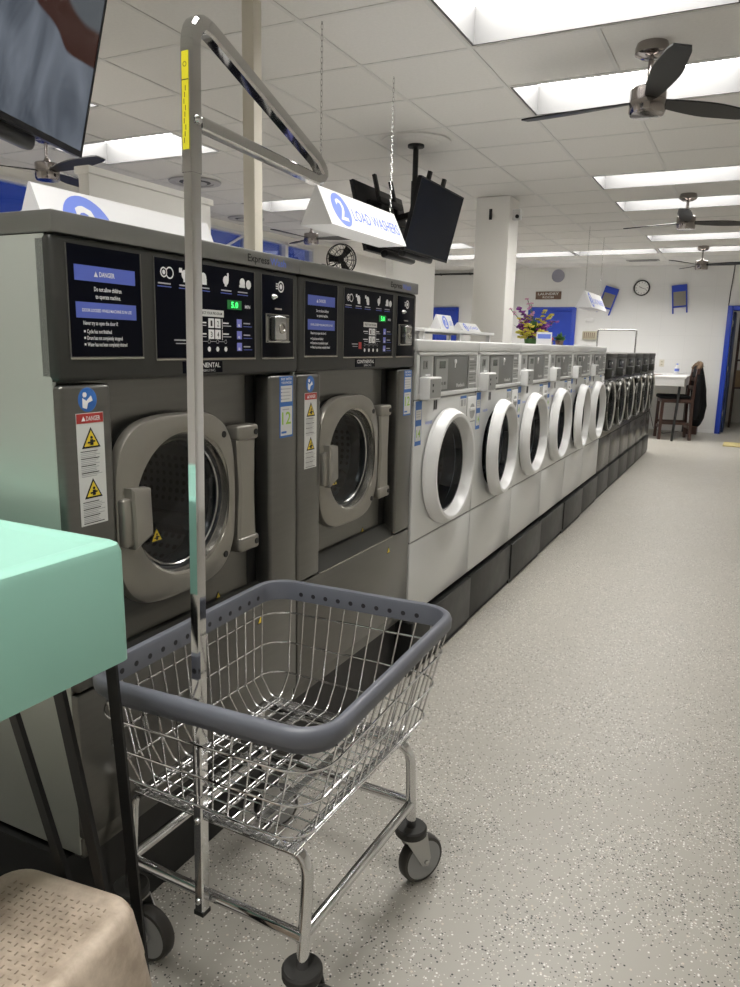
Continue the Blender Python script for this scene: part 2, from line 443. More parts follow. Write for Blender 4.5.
for i in range(len(bmx)-1):
    for j in range(len(bmy)-1):
        cx, cy = (bmx[i]+bmx[i+1])/2, (bmy[j]+bmy[j+1])/2
        if any(lx+.016 < cx < lx+1.204 and ly+.02 < cy < ly+TS-.02 for lx, ly in LAMPS): continue
        b.box(bmx[i], bmx[i+1], bmy[j], bmy[j+1], CEIL, CEIL+.02, 'ceil')
b.box(XL-.2, XR+.2, YF-.2, YB+2.6, CEIL+.25, CEIL+.3, 'ceil')
struct(b.build('ceiling', smooth=0))
b = MB()
def free_runs(fixed, lo, hi, horiz):
    # split a grid bar where it would cross a lamp opening
    cuts = []
    for lx, ly in LAMPS:
        if horiz and ly+.03 < fixed < ly+TS-.03: cuts.append((lx+.016, lx+1.204))
        if not horiz and lx+.02 < fixed < lx+1.22-.02: cuts.append((ly+.02, ly+TS-.02))
    cuts.sort(); a = lo; out = []
    for c0, c1 in cuts:
        if c0 > a: out.append((a, c0))
        a = max(a, c1)
    if a < hi: out.append((a, hi))
    return out
for x in xs:
    if XL < x < XR:
        for a, c in free_runs(x, YF, YB, False): b.box(x-.011, x+.011, a, c, CEIL-.004, CEIL+.001, 'tbar')
for y in ys:
    if YF < y < YB:
        for a, c in free_runs(y, XL, XR, True): b.box(a, c, y-.011, y+.011, CEIL-.003, CEIL+.001, 'tbar')
struct(b.build('trim_1', smooth=0))
# back wall with an open doorway at the right
DX0, DX1, DZ = -.36, .56, 2.06
b = MB()
b.box(XL-.2, DX0, YB, YB+.15, 0, CEIL, 'wall'); b.box(DX1, XR+.2, YB, YB+.15, 0, CEIL, 'wall'); b.box(DX0, DX1, YB, YB+.15, DZ, CEIL, 'wall')
struct(b.build('wall_back', smooth=0))
wall_piece('wall_right', XR, XR+.15, YF, YB, 0, CEIL, 'wall_plain')
wall_piece('wall_front', XL-.2, XR+.2, YF-.15, YF, 0, CEIL, 'wall_plain')
# left wall with a high run of windows
WY0, WY1, WZ0, WZ1 = 3.6, 9.92, 1.0, 2.74
b = MB()
b.box(XL-.15, XL, YF, WY0, 0, CEIL, 'wall_plain'); b.box(XL-.15, XL, WY1, YB, 0, CEIL, 'wall_plain')
b.box(XL-.15, XL, WY0, WY1, 0, WZ0, 'wall_plain'); b.box(XL-.15, XL, WY0, WY1, WZ1, CEIL, 'wall_plain')
struct(b.build('wall_left', smooth=0))
wy = [3.6, 4.5, 5.4, 6.35, 7.3, 8.28, 9.19, 9.92]
for i in range(7):
    y0, y1 = wy[i], wy[i+1]
    fr = MB()
    t = .035
    fr.box(XL-.1, XL+.01, y0, y0+t, WZ0, WZ1, 'white_trim'); fr.box(XL-.1, XL+.01, y1-t, y1, WZ0, WZ1, 'white_trim')
    fr.box(XL-.1, XL+.01, y0, y1, WZ1-t, WZ1, 'white_trim'); fr.box(XL-.1, XL+.01, y0, y1, WZ0, WZ0+t, 'white_trim')
    w = struct(fr.build('window_%d' % (i+1), smooth=0))
    g = MB(); g.box(XL-.06, XL-.054, y0+t, y1-t, WZ0+t, WZ1-t, 'win_glass'); g.build('window_pane', w, smooth=0)
    if i in (1, 4):
        s_ = MB(); s_.sweep([(XL-.03, y0+.12, WZ1-.42), (XL-.03, y1-.04, WZ1-.03)], [(-.012, -.012), (.012, -.012), (.012, .012), (-.012, .012)], 'white_trim'); s_.build('diagonal_bar', w, smooth=0)  # thin white diagonal bar across the pane
b = MB(); b.box(XL, XL+.012, YF, YB, 0, .1, 'grey_lt'); struct(b.build('baseboard_left', smooth=0))
b = MB(); b.box(XL, DX0-.09, YB-.012, YB, 0, .06, 'white_trim'); struct(b.build('baseboard_back', smooth=0))
# blue doorway at the right and the store room behind it
b = MB()
b.box(DX0-.085, DX0, YB-.05, YB+.15, 0, DZ+.08, 'blue_paint', .004); b.box(DX1, DX1+.085, YB-.05, YB+.15, 0, DZ+.08, 'blue_paint', .004)
b.box(DX0, DX1, YB-.05, YB+.15, DZ, DZ+.08, 'blue_paint', .004)
d = struct(b.build('door_1'))
lf = MB(); lf.box(DX0+.003, DX0+.046, YB+.155, YB+1.0, .01, DZ-.01, 'blue_dark', .003); leaf = lf.build('door_leaf', d)
hg = MB()
for z in (.3, 1.05, 1.8): hg.box(DX0, DX0+.018, YB+.07, YB+.15, z, z+.1, 'chrome_d', .003)
hg.build('hinges', d)
b = MB()
b.box(-1.2, -1.1, YB+.15, YB+2.6, 0, CEIL, 'wall_plain'); b.box(2.0, 2.1, YB+.15, YB+2.6, 0, CEIL, 'wall_plain'); b.box(-1.2, 2.1, YB+2.5, YB+2.6, 0, CEIL, 'wall_plain')
struct(b.build('wall_storeroom', smooth=0))
sh = thing('storage_shelf', 'brown shelf seen through the blue doorway with cartons on it', 'shelf', (.15, YB+1.5, 0))
for x in (-.4, .75):
    for y in (-.2, .2): b = MB(); b.box(x-.02, x+.02, y-.02, y+.02, 0, 2.0, 'wood_dark'); b.build('post', sh, smooth=0)
for z in (.75, 1.25, 1.75):
    b = MB(); b.box(-.42, .77, -.22, .22, z-.03, z, 'wood_dark'); b.build('shelf_board', sh, smooth=0)
b = MB(); b.box(-.3, .3, -.08, .08, -.05, 0, 'white_trim', .004); b.box(-.29, .29, -.07, .07, -.056, -.05, 'light'); o = tag(b.build('ceiling_light', smooth=0), 'added unseen ceiling lamp that brightens the inside of the store room', 'light'); o.location = (.4, YB+1.0, CEIL-.001)  # added lamp panel, put in to brighten the store room
for i, (x, z, w, h, lab) in enumerate(((-.25, .75, .3, .3, 'brown carton on the lower shelf board in the store room'), (-.22, 1.25, .25, .22, 'brown carton on the middle shelf board in the store room'), (.2, 1.25, .3, .28, 'wider brown carton beside the middle one in the store room'), (-.2, 1.75, .3, .2, 'brown carton on the top shelf board in the store room'))):
    b = MB(); b.box(-w/2, w/2, -.18, .18, 0, h, 'cardboard', .004); b.box(-.03, .03, -.181, -.179, 0, h, 'beige_box')
    o = tag(b.build('carton'), lab, 'box', 'cartons in the store room'); o.location = (.15+x, YB+1.5, z)
b = MB(); b.box(-.3, .3, -.25, .25, 0, .7, 'beige_post', .01); b.box(-.31, .31, -.26, .26, .7, .73, 'beige_post', .006)
o = tag(b.build('storage_bin'), 'cream storage bin on the floor just inside the blue doorway', 'bin'); o.location = (.42, YB+.75, 0)
# closed blue doors
def blue_door(i, x0, x1, z1, double=False):
    b = MB(); t = .07
    b.box(x0, x0+t, YB-.045, YB-.001, 0, z1, 'blue_paint', .004); b.box(x1-t, x1, YB-.045, YB-.001, 0, z1, 'blue_paint', .004); b.box(x0+t, x1-t, YB-.045, YB-.001, z1-t, z1, 'blue_paint', .004)
    d = struct(b.build('door_%d' % i))
    l = MB(); l.box(x0+t, x1-t, YB-.02, YB-.001, .01, z1-t, 'blue_paint'); l.build('door_leaf', d, smooth=0)
    k = MB(); k.lathe([(.0, 0), (.025, .0), (.028, .03), (.012, .035), (.012, .06)], (x1-.14, YB-.08, 1.0), (0, 1, 0), 'chrome_d', 14); k.build('door_knob', d)
    return d
blue_door(2, -3.82, -2.94, 2.12)
blue_door(3, -5.72, -5.2, 2.12)

# columns
b = MB(); b.box(-2.585, -2.245, 7.42, 7.74, 0, CEIL-.004, 'wall_plain', .006); o = struct(b.build('column'))
b = MB(); b.box(-2.45, -2.42, 7.412, 7.42, 2.60, 2.70, 'black', .002); tag(b.build('wall_outlet'), 'small black outlet near the top of the white square column', 'outlet')
b = MB(); b.box(-2.245, -2.16, 7.5, 7.56, 2.60, 2.70, 'white2', .01); b.cyl((-2.19, 7.5, 2.63), (-2.19, 7.485, 2.63), .018, 'black')
tag(b.build('alarm_sensor'), 'small white alarm sensor on the side of the square column', 'sensor')
b = MB(); b.box(-2.113, -2.051, 2.91, 2.972, 0, CEIL-.004, 'beige_post', .004); struct(b.build('column'))

# ------------------------------------------------------------------ lamps
def lamp_name(x, y):
    return x, y
def make_lamp():
    t = thing('ceiling_light', '', 'light', group='recessed ceiling lights')
    hw, hl, z = TS/2-.021, .594, .20
    b = MB()
    b.box(-hl, -hl+.012, -hw, hw, .0, z, 'light_wall'); b.box(hl-.012, hl, -hw, hw, .0, z, 'light_wall')
    b.box(-hl, hl, -hw, -hw+.012, .0, z, 'light_wall'); b.box(-hl, hl, hw-.012, hw, .0, z, 'light_wall')
    b.build('housing', t, smooth=0)
    b = MB(); b.box(-hl+.012, hl-.012, -hw+.012, hw-.012, z-.03, z-.02, 'light'); b.build('diffuser', t, smooth=0)
    return t
lamp0 = make_lamp(); first = True
RN = {LX[0]: 'left', LX[1]: 'middle', -3.84: 'left inner', -2.62: 'middle inner'}
YN = ['behind the viewer, last', 'behind the viewer', 'nearest to the front', 'beside the closest fan', 'before the second fan', 'beyond the second fan', 'before the farthest fan']
for lx, ly in LAMPS:
    rn = [v for k, v in RN.items() if abs(k-lx) < .01][0]
    far = ly > TY0+TS*12
    lab = ('recessed white ceiling light in the far row along the back wall, %s place' % rn) if far else 'recessed white ceiling light of the %s line, %s' % (rn, YN[LY.index(ly)])
    loc = (lx+.61, ly+TS/2, CEIL-.0005)
    if first: lamp0.location = loc; lamp0['label'] = lab; first = False
    else: dup(lamp0, loc, lab)

# ------------------------------------------------------------------ ceiling fans
def make_fan(a0, label, loc):
    t = thing('ceiling_fan', label, 'fan', loc, 0, 'three-blade ceiling fans')   # origin at the ceiling
    b = MB(); b.lathe([(.072, 0), (.078, -.02), (.078, -.045), (.05, -.062), (.02, -.064)], (0, 0, 0), (0, 0, 1), 'nickel', 28); b.build('canopy', t)
    b = MB(); b.cyl((0, 0, -.06), (0, 0, -.20), .0125, 'nickel'); b.lathe([(.013, -.16), (.03, -.20), (.04, -.205)], (0, 0, 0), (0, 0, 1), 'nickel', 20); b.build('downrod', t)
    b = MB(); b.lathe([(.03, -.195), (.080, -.2), (.085, -.205), (.085, -.255)], (0, 0, 0), (0, 0, 1), 'nickel', 32)
    b.lathe([(.0855, -.256), (.0855, -.305), (.078, -.318), (.02, -.324)], (0, 0, 0), (0, 0, 1), 'nickel', 32); b.build('motor_housing', t)
    for k in range(3):
        b = MB(); L = .66; n = 12; top = []; 
        loops = []
        for i in range(n+1):
            s = i/n; x = .075 + (L-.075)*s
            w = .030 + .038*math.sin(min(1, s*1.5)*PI/2) - .022*max(0, s-.55)/.45
            if s > .95: w *= .8
            tw = math.radians(-13*(1-.4*s))
            sag = -.252 + .012*s
            loops.append([Vector((x, w*c*math.cos(tw)+d*math.sin(tw)*-1, sag + w*c*math.sin(tw)+d)) for c, d in ((-1, -.004), (1, -.004), (1, .004), (-1, .004))])
        b.loft(loops, 'fan_blade', True, True)
        o = b.build('blade', t, smooth=30); o.rotation_euler = (0, 0, math.radians(a0+120*k))
    return t
make_fan(-72, 'nearest ceiling fan with three dark blades and nickel motor, in the middle line', (-.585, 4.11, CEIL))
make_fan(153, 'second ceiling fan of the middle line, halfway down the aisle', (-.69, 7.93, CEIL))
make_fan(118, 'farthest ceiling fan of the middle line, near the back wall', (-.765, 11.79, CEIL))
make_fan(-10, 'ceiling fan partly hidden below the near television, on the left', (-4.74, 4.13, CEIL))
make_fan(22, 'ceiling fan seen under the hanging sign, far left near the windows', (-4.71, 7.8, CEIL))

# ceiling vents
def vent(x, y, rr, lab, dark=True):
    b = MB(); b.lathe([(rr, -.002), (rr*.97, -.014), (rr*.72, -.018), (rr*.70, -.008)], (0, 0, 0), (0, 0, 1), 'vent', 32)
    b.lathe([(rr*.69, -.004), (rr*.5, -.012), (rr*.48, -.012)], (0, 0, 0), (0, 0, 1), 'vent_dark' if dark else 'vent', 32); b.lathe([(rr*.46, -.016), (rr*.2, -.022), (.001, -.022)], (0, 0, 0), (0, 0, 1), 'vent', 32)
    o = tag(b.build('ceiling_vent'), lab, 'vent', 'round ceiling vents'); o.location = (x, y, CEIL-.004)
vent(-4.763, 5.815, .24, 'round dark-ringed ceiling vent left of the cream post')
vent(-5.55, 7.7, .22, 'round dark-ringed ceiling vent close above the left windows')
b = MB(); b.box(-.25, .25, -.1, .1, -.012, 0, 'vent', .002)
for k in range(5): b.box(-.22, .22, -.08+.035*k, -.065+.035*k, -.0125, -.011, 'vent_dark')
o = tag(b.build('ceiling_vent'), 'rectangular slotted ceiling vent near the back wall', 'vent'); o.location = (-1.75, 13.3, CEIL-.004)
b = MB(); b.lathe([(.25, -.001), (.25, -.010), (.24, -.014), (.17, -.012), (.16, -.020), (.03, -.020)], (0, 0, 0), (0, 0, 1), 'ceil', 40)
o = tag(b.build('ceiling_medallion'), 'round plaster disc on the ceiling around the television pole', 'ceiling disc'); o.location = (-2.32, 5.29, CEIL-.003)

# ------------------------------------------------------------------ double-load washers
def tri_sign(b, x, y, z, s, fill='hazard', inner=True):
    # hazard triangle on a front facing plate, base centre at (y,z)
    def T(k, dz, xx, m):
        h = s*.87*k
        b.prism([(xx, y-s*k/2, z+dz), (xx, y+s*k/2, z+dz), (xx, y, z+dz+h)], (.0004, 0, 0), m)
    T(1., 0, x, 'black'); T(.76, s*.075, x+.0005, fill)
    if inner:
        b.box(x+.0012, x+.0016, y-.07*s, y+.09*s, z+s*.12, z+s*.36, 'black'); b.sphere((x+.0014, y+.01*s, z+s*.44), s*.07, 'black', 8, sx=.05)
        b.box(x+.0012, x+.0016, y-.2*s, y-.05*s, z+s*.2, z+s*.27, 'black'); b.box(x+.0012, x+.0016, y+.05*s, y+.2*s, z+s*.24, z+s*.31, 'black')

def squircle(cy, cz, a, c, x, n=64, e=3.4, ph=0):
    out = []
    for i in range(n):
        t = 2*PI*i/n; ct, st = math.cos(t), math.sin(t)
        out.append((x, cy+a*math.copysign(abs(ct)**(2/e), ct), cz+c*math.copysign(abs(st)**(2/e), st)))
    return out
def circ(cy, cz, r_, x, n=64): return [(x, cy+r_*math.cos(2*PI*i/n), cz+r_*math.sin(2*PI*i/n)) for i in range(n)]

def make_double_washer(label, loc, zb=.265, W=.847):
    t = thing('double_washer', label, 'washing machine', loc, 0, 'grey double-load washers')
    def B(): return MB(off=(0, 0, -zb))
    D = .98; RX = -.052                       # depth, recess plane
    b = B()
    b.box(-D, RX-.004, .012, W-.012, zb+.03, 1.292, 'steel_dark')
    b.box(-D, -.06, .02, W-.02, zb, zb+.03, 'black')
    b.build('body', t, smooth=0)
    b = B(); b.box(-D, -.018, 0, .012, zb+.012, 1.565, 'steel_side', .003); b.build('side_panel', t)
    b = B(); b.box(-D, -.018, W-.012, W, zb+.012, 1.565, 'steel_dark', .003); b.build('side_panel', t)
    b = B(); b.box(RX-.004, 0, .002, .132, .655, 1.288, 'steel_dark', .010, 3); lp = b.build('left_post', t)
    b = B(); b.box(RX-.004, 0, .705, W-.002, .655, 1.288, 'steel_dark', .010, 3); rp = b.build('right_post', t)
    b = B(); b.box(RX-.004, RX, .132, .705, .655, 1.288, 'steel_dark'); b.box(RX-.02, RX-.002, .66, .705, .70, 1.288, 'black'); b.build('recess_panel', t, smooth=0)  # black strip stands in for the shadow at the recess's right
    b = B(); b.box(RX, 0, .002, W-.002, .318, .652, 'steel_dark', .006)
    b.prism([(-.002, .134, .648), (RX+.001, .134, .648), (RX+.001, .134, .700), (RX+.012, .134, .697)], (0, .57, 0), 'head')
    b.box(-.004, -.001, .134, .702, .6495, .6535, 'pewter_edge')
    tri_sign(b, .0008, .652, .595, .030, inner=False)
    lower = b.build('lower_panel', t, smooth=30)
    b = B(); tri_sign(b, RX+.001, .53, .69, .032, inner=False); b.build('warning_sticker', t, smooth=0)
    b = B(); b.box(RX+.01, -.012, .004, W-.004, zb+.004, .316, 'steel_dark', .003); b.build('toe_panel', t)
    # control head
    b = B()
    b.box(-D, -.016, .002, W-.002, 1.294, 1.566, 'head', .0)
    b.box(-.05, 0, .0, W, 1.294, 1.566, 'head', .010, 3)
    head = b.build('control_head', t)
    b = B(); b.box(-D-.01, .006, -.001, W+.001, 1.566, 1.606, 'steel_lid', .004, 2)
    b.text('Express', (.0066, .60, 1.577), YV, ZV, .018, 'black', .095); b.text('Wash', (.0066, .70, 1.577), YV, ZV, .018, 'sign_blue', .075)
    b.build('lid', t)
    X0 = .0012
    def plate(y0, y1, z0, z1):
        b = B(); X = .0
        b.box(-.002, X0, y0, y1, z0, z1, 'black_gloss', .001)
        b.box(-.001, X0+.0016, y0-.003, y1+.003, z0-.006, z0-.001, 'pewter_edge', .001); b.box(-.001, X0+.0006, y1, y1+.003, z0-.003, z1, 'steel_dark'); b.box(-.001, X0+.0006, y0-.003, y0, z0-.003, z1, 'steel_dark')  # pale bottom strip paints the thin highlight on the frame lip
        return b
    px = X0+.0004
    def rect(b, y0, y1, z0, z1, m, dx=0.): b.box(X0-.001, px+dx, y0, y1, z0, z1, m)
    # left panel with warnings
    b = plate(.034, .225, 1.342, 1.552)
    rect(b, .050, .209, 1.486, 1.515, 'blue_bar'); rect(b, .050, .209, 1.416, 1.446, 'blue_bar')
    tx = px+.0004
    b.text('DANGER', (tx, .132, 1.496), YV, ZV, .009, 'print_w', .04, 'CENTER'); b.prism([(tx, .098, 1.495), (tx, .108, 1.495), (tx, .103, 1.505)], (.0002, 0, 0), 'print_w')
    b.text('Do not allow children', (tx, .133, 1.468), YV, ZV, .008, 'print_w', .072, 'CENTER'); b.text('to operate machine.', (tx, .133, 1.454), YV, ZV, .008, 'print_w', .066, 'CENTER')
    b.text('DOOR LOCKED WHILE MACHINE IS IN USE', (tx, .13, 1.428), YV, ZV, .006, 'print_w', .13, 'CENTER')
    b.text('Never try to open the door if:', (tx, .066, 1.403), YV, ZV, .0075, 'print_w', .09)
    for k, (s, w) in enumerate((('Cycle has not finished', .064), ('Drum has not completely stopped', .093), ('Water has not been completely drained', .105))):
        rect(b, .067, .071, 1.3885-.0125*k, 1.3925-.0125*k, 'print_w'); b.text(s, (tx, .074, 1.387-.0125*k), YV, ZV, .0072, 'print_w', w)
    b.build('warning_panel', t, smooth=0)
    # centre panel: pictograms, display, number keys
    b = plate(.268, .634, 1.338, 1.552)
    def icon(cy, kind):
        cz = 1.522
        b.lathe([(.0001, 0), (.011, 0)], (tx, cy, cz), (1, 0, 0), 'print_w', 18, caps=False)
        if kind == 0: b.lathe([(.005, 0), (.008, 0)], (tx+.0003, cy, cz), (1, 0, 0), 'black_gloss', 18, caps=False); b.lathe([(.010, 0), (.013, 0)], (tx, cy+.019, cz), (1, 0, 0), 'print_w', 18, caps=False)
        if kind == 1: rect(b, cy-.018, cy-.008, cz+.004, cz+.014, 'print_w'); rect(b, cy-.004, cy+.012, cz-.016, cz-.002, 'print_w', .0003)
        if kind == 2: rect(b, cy+.006, cy+.012, cz, cz+.018, 'print_w'); rect(b, cy-.004, cy+.004, cz-.014, cz, 'print_w')
        if kind == 3: b.lathe([(.0001, 0), (.011, 0)], (tx, cy+.026, cz-.003), (1, 0, 0), 'print_w', 18, caps=False); rect(b, cy-.012, cy+.012, cz-.012, cz-.006, 'print_w')
        rect(b, cy-.018, cy+.022, 1.497, 1.500, 'print_g'); rect(b, cy-.02, cy+.024, 1.491, 1.493, 'blue_bar')
    for cy, k in ((.296, 0), (.365, 1), (.43, 1), (.515, 2), (.582, 3)): icon(cy, k)
    rect(b, .405, .505, 1.434, 1.450, 'paper'); b.text('SELECT YOUR PROGRAM', (tx+.0002, .455, 1.439), YV, ZV, .006, 'black', .085, 'CENTER')
    rect(b, .520, .578, 1.455, 1.477, 'led_bg'); b.text('5.0', (tx+.0002, .535, 1.459), YV, ZV, .014, 'led', .028)
    b.text('MIN', (tx, .592, 1.46), YV, ZV, .008, 'print_w', .022)
    for r_ in range(2):
        for c_ in range(2):
            y = .446+.025*c_; z = 1.408-.026*r_
            rect(b, y, y+.021, z, z+.022, 'print_w'); b.text(str(r_*2+c_+1), (tx+.0003, y+.0105, z+.004), YV, ZV, .013, 'black', .007, 'CENTER')
        rect(b, .405, .438, 1.418-.026*r_, 1.421-.026*r_, 'print_w'); rect(b, .412, .438, 1.412-.026*r_, 1.414-.026*r_, 'print_g')
        rect(b, .502, .524, 1.419-.026*r_, 1.422-.026*r_, 'print_w'); rect(b, .502, .534, 1.413-.026*r_, 1.415-.026*r_, 'print_g'); rect(b, .498, .4995, 1.406-.026*r_, 1.43-.026*r_, 'print_w')
    for k in range(3):
        rect(b, .558, .578, 1.412-.029*k, 1.432-.029*k, 'lilac'); rect(b, .563, .571, 1.414-.029*k, 1.420-.029*k, 'print_w'); rect(b, .586, .614, 1.421-.029*k, 1.424-.029*k, 'print_g'); rect(b, .586, .622, 1.414-.029*k, 1.4155-.029*k, 'blue_bar')
    rect(b, .372, .392, 1.362, 1.384, 'red'); rect(b, .325, .365, 1.376, 1.379, 'print_g'); rect(b, .33, .365, 1.369, 1.371, 'print_g')
    for k in range(4):
        y = .415+.032*k
        b.lathe([(.004, 0), (.005, 0)], (tx, y, 1.376), (1, 0, 0), 'print_g', 12, caps=False); b.lathe([(.0001, 0), (.006, 0)], (tx, y, 1.358), (1, 0, 0), 'print_w', 12, caps=False)
        if k < 3: rect(b, y+.006, y+.026, 1.3755, 1.3765, 'print_g')
    b.build('control_panel', t, smooth=0)
    # coin panel
    b = plate(.668, .820, 1.338, 1.552)
    b.lathe([(.011, 0), (.015, 0)], (tx, .757, 1.525), (1, 0, 0), 'print_w', 20, caps=False); b.lathe([(.0001, 0), (.007, 0)], (tx, .757, 1.525), (1, 0, 0), 'print_w', 14, caps=False)
    for dz in (.006, 0, -.006): rect(b, .734, .742, 1.524+dz, 1.527+dz, 'print_w')
    b.lathe([(.009, 0), (.008, .004), (.003, .012)], (X0, .722, 1.497), (1, 0, 0), 'chrome_d', 14)
    b.box(X0, X0+.010, .716, .748, 1.463, 1.468, 'chrome_d', .001)
    cp = b.build('coin_panel', t, smooth=35)
    b = B(); b.box(X0-.001, X0+.003, .685, .795, 1.376, 1.452, 'pewter', .001); b.box(X0+.002, X0+.032, .690, .742, 1.381, 1.447, 'chrome_d', .006, 3)
    b.lathe([(.014, 0), (.014, .003), (.009, .004), (.008, .002)], (X0+.031, .716, 1.414), (1, 0, 0), 'pewter_edge', 20); b.box(X0+.003, X0+.006, .688, .792, 1.444, 1.450, 'black')
    b.box(X0+.003, X0+.007, .687, .793, 1.378, 1.381, 'chrome_d'); b.build('coin_box', cp)
    b = B(); b.box(-.001, .0016, .352, .498, 1.302, 1.330, 'black_gloss', .001); b.text('CONTINENTAL', (.0021, .425, 1.315), YV, ZV, .011, 'print_w', .125, 'CENTER'); b.text('GIRBAU INC.', (.0021, .44, 1.305), YV, ZV, .006, 'print_g', .06, 'CENTER')
    b.build('name_plate', t, smooth=0)
    # stickers on the posts
    b = B(); sx = .0006
    b.lathe([(.0001, sx), (.023, sx), (.024, 0)], (0, .068, 1.258), (1, 0, 0), 'label_blue', 28, caps=False)
    b.sphere((sx+.0006, .060, 1.268), .0055, 'print_w', 10, sx=.08); b.prism([(sx+.0004, .054, 1.262), (sx+.0004, .054, 1.243), (sx+.0004, .064, 1.240), (sx+.0004, .068, 1.252), (sx+.0004, .080, 1.256), (sx+.0004, .076, 1.266), (sx+.0004, .064, 1.256)], (.0003, 0, 0), 'print_w')
    b.build('manual_sticker', lp, smooth=0)
    b = B(); b.box(-.0005, sx, .036, .106, 1.005, 1.232, 'paper'); b.box(0, sx+.0004, .037, .105, 1.212, 1.231, 'red')
    b.text('DANGER', (sx+.0006, .079, 1.2165), YV, ZV, .009, 'print_w', .036, 'CENTER'); b.prism([(sx+.0006, .049, 1.2165), (sx+.0006, .059, 1.2165), (sx+.0006, .054, 1.226)], (.0002, 0, 0), 'print_w')
    tri_sign(b, sx+.0002, .071, 1.162, .048); tri_sign(b, sx+.0002, .071, 1.060, .046)
    for z0, n in ((1.155, 15), (1.052, 13)):
        for k in range(n): b.box(sx, sx+.0004, .043, .080+.02*random.random(), z0-.0036*k, z0-.0036*k+.0014, 'print_g' if k % 4 else 'black')
    b.build('danger_sticker', lp, smooth=0)
    b = B(); y0, y1 = .752, .820
    b.box(-.0005, sx, y0, y1, 1.112, 1.284, 'label_blue'); q = sx+.0004
    b.box(0, q, y0+.006, y1-.004, 1.213, 1.258, 'paper'); b.box(0, q, y0+.005, y1-.004, 1.118, 1.2, 'paper')
    b.text('PAY WITH', (q+.0001, (y0+y1)/2, 1.273), YV, ZV, .007, 'print_w', .052, 'CENTER'); b.text('YOUR PHONE', (q+.0001, (y0+y1)/2, 1.263), YV, ZV, .007, 'print_w', .052, 'CENTER')
    for k in range(4): b.box(0, q+.0003, y0+.010, y1-.012-.006*(k % 2), 1.248-.0095*k, 1.2505-.0095*k, 'print_g'); b.box(0, q+.0004, y0+.007, y0+.0095, 1.248-.0095*k, 1.251-.0095*k, 'label_blue')
    b.text('12', (q+.0002, (y0+y1)/2, 1.150), YV, ZV, .034, 'lime', .046, 'CENTER'); b.box(0, q+.0003, y0+.014, y1-.02, 1.190, 1.193, 'print_g'); b.box(0, q+.0003, y0+.008, y1-.034, 1.124, 1.130, 'label_blue')
    b.build('number_sticker', rp, smooth=0)
    # door
    cy, cz = .348, .992
    b = B()
    n = 72
    b.loft([squircle(cy, cz, .205, .212, RX+.001, n), squircle(cy, cz, .205, .212, RX+.016, n)], 'black', cap1=True)
    L = [squircle(cy, cz, .206, .213, RX+.016, n), squircle(cy, cz, .212, .219, RX+.022, n), squircle(cy, cz, .2125, .2195, -.022, n), squircle(cy, cz, .208, .215, -.010, n), squircle(cy, cz, .200, .207, -.005, n)]
    e_ = [squircle(cy, cz+.004, .176, .180, -.004, n, 2.3), circ(cy+.015, cz+.003, .172, -.006, n)]
    b.loft(L+e_, 'pewter'); 
    b.loft([e_[-1], circ(cy+.015, cz+.003, .166, -.011, n), circ(cy+.015, cz+.003, .163, -.03, n)], 'pewter_edge')
    for dy, dz in ((.158, .155), (.158, -.158), ): b.cyl((-.0065, cy+dy, cz+dz), (-.003, cy+dy, cz+dz), .0085, 'black', 16)
    door = b.build('door', t, smooth=30)
    b = B(); 
    b.loft([circ(cy+.015, cz+.003, .163, -.03, n), circ(cy+.015, cz+.003, .153, -.036, n), circ(cy+.015, cz+.003, .146, -.056, n)], 'gasket')
    b.loft([circ(cy+.015, cz+.003, .154, -.034, n), circ(cy+.015, cz+.003, .1515, -.032, n), circ(cy+.015, cz+.003, .149, -.035, n)], 'chrome_d'); b.build('gasket', door, smooth=40)
    b = B(); g = [circ(cy+.015, cz+.003, .1495, -.040, n), circ(cy+.015, cz+.003, .11, -.049, n), circ(cy+.015, cz+.003, .04, -.054, n)]
    b.loft(g, 'glass', cap1=True); b.build('glass', door, smooth=60, face=(1, 0, 0))
    b = B(); tri_sign(b, -.037, .288, .912, .042); b.build('warning_sticker', door, smooth=0)
    b = B()   # drum
    b.loft([circ(cy+.015, cz+.003, .148, -.0575, n), circ(cy+.015, cz+.003, .156, -.10, n)], 'drum_in'); b.loft([circ(cy+.015, cz+.003, .160, -.10, n), circ(cy+.015, cz+.003, .26, -.11, n), circ(cy+.015, cz+.003, .26, -.55, n)], 'drum', cap1=True)
    for k in range(3):
        a = PI/2+2*PI*k/3; yy = cy+.011+.20*math.cos(a); zz = cz+.20*math.sin(a)
        Mx = Matrix.Translation((0, yy, zz)) @ Matrix.Rotation(a, 4, 'X')
        b.box(-.53, -.13, -.03, .05, -.025, .025, 'drum_in', .012, 2, X=Mx)
    b.build('drum', t, smooth=50, recalc=False)
    # the body must not block the view into the drum: it is cut out below
    b = B()
    b.box(-.012, .010, .143, .172, .935, 1.042, 'pewter', .006, 3)
    b.loft([[(-.008, .166, .928), (-.008, .228, .950), (-.008, .224, 1.058), (-.008, .160, 1.064)], [(.014, .168, .928), (.010, .228, .950), (.010, .224, 1.056), (.014, .162, 1.064)], [(.018, .172, .934), (.014, .223, .955), (.014, .219, 1.050), (.018, .167, 1.057)]], 'pewter', True, True)
    b.build('door_handle', door, smooth=35)
    b = B()
    for z0 in (.820, 1.122): b.box(RX+.004, -.002, .566, .655, z0, z0+.040, 'pewter', .008, 3); b.cyl((-.003, .64, z0+.02), (0.0, .64, z0+.02), .008, 'black')
    prof = []
    loops = []
    for z in (.858, .99, 1.124):
        bow = .010*(1-abs((z-.99)/.134)**2)
        loops.append([(RX+.01, .566+bow, z), (-.012, .566+bow, z), (-.006, .574+bow, z), (-.006, .64-bow*.5, z), (-.014, .648-bow*.5, z), (RX+.01, .648-bow*.5, z)])
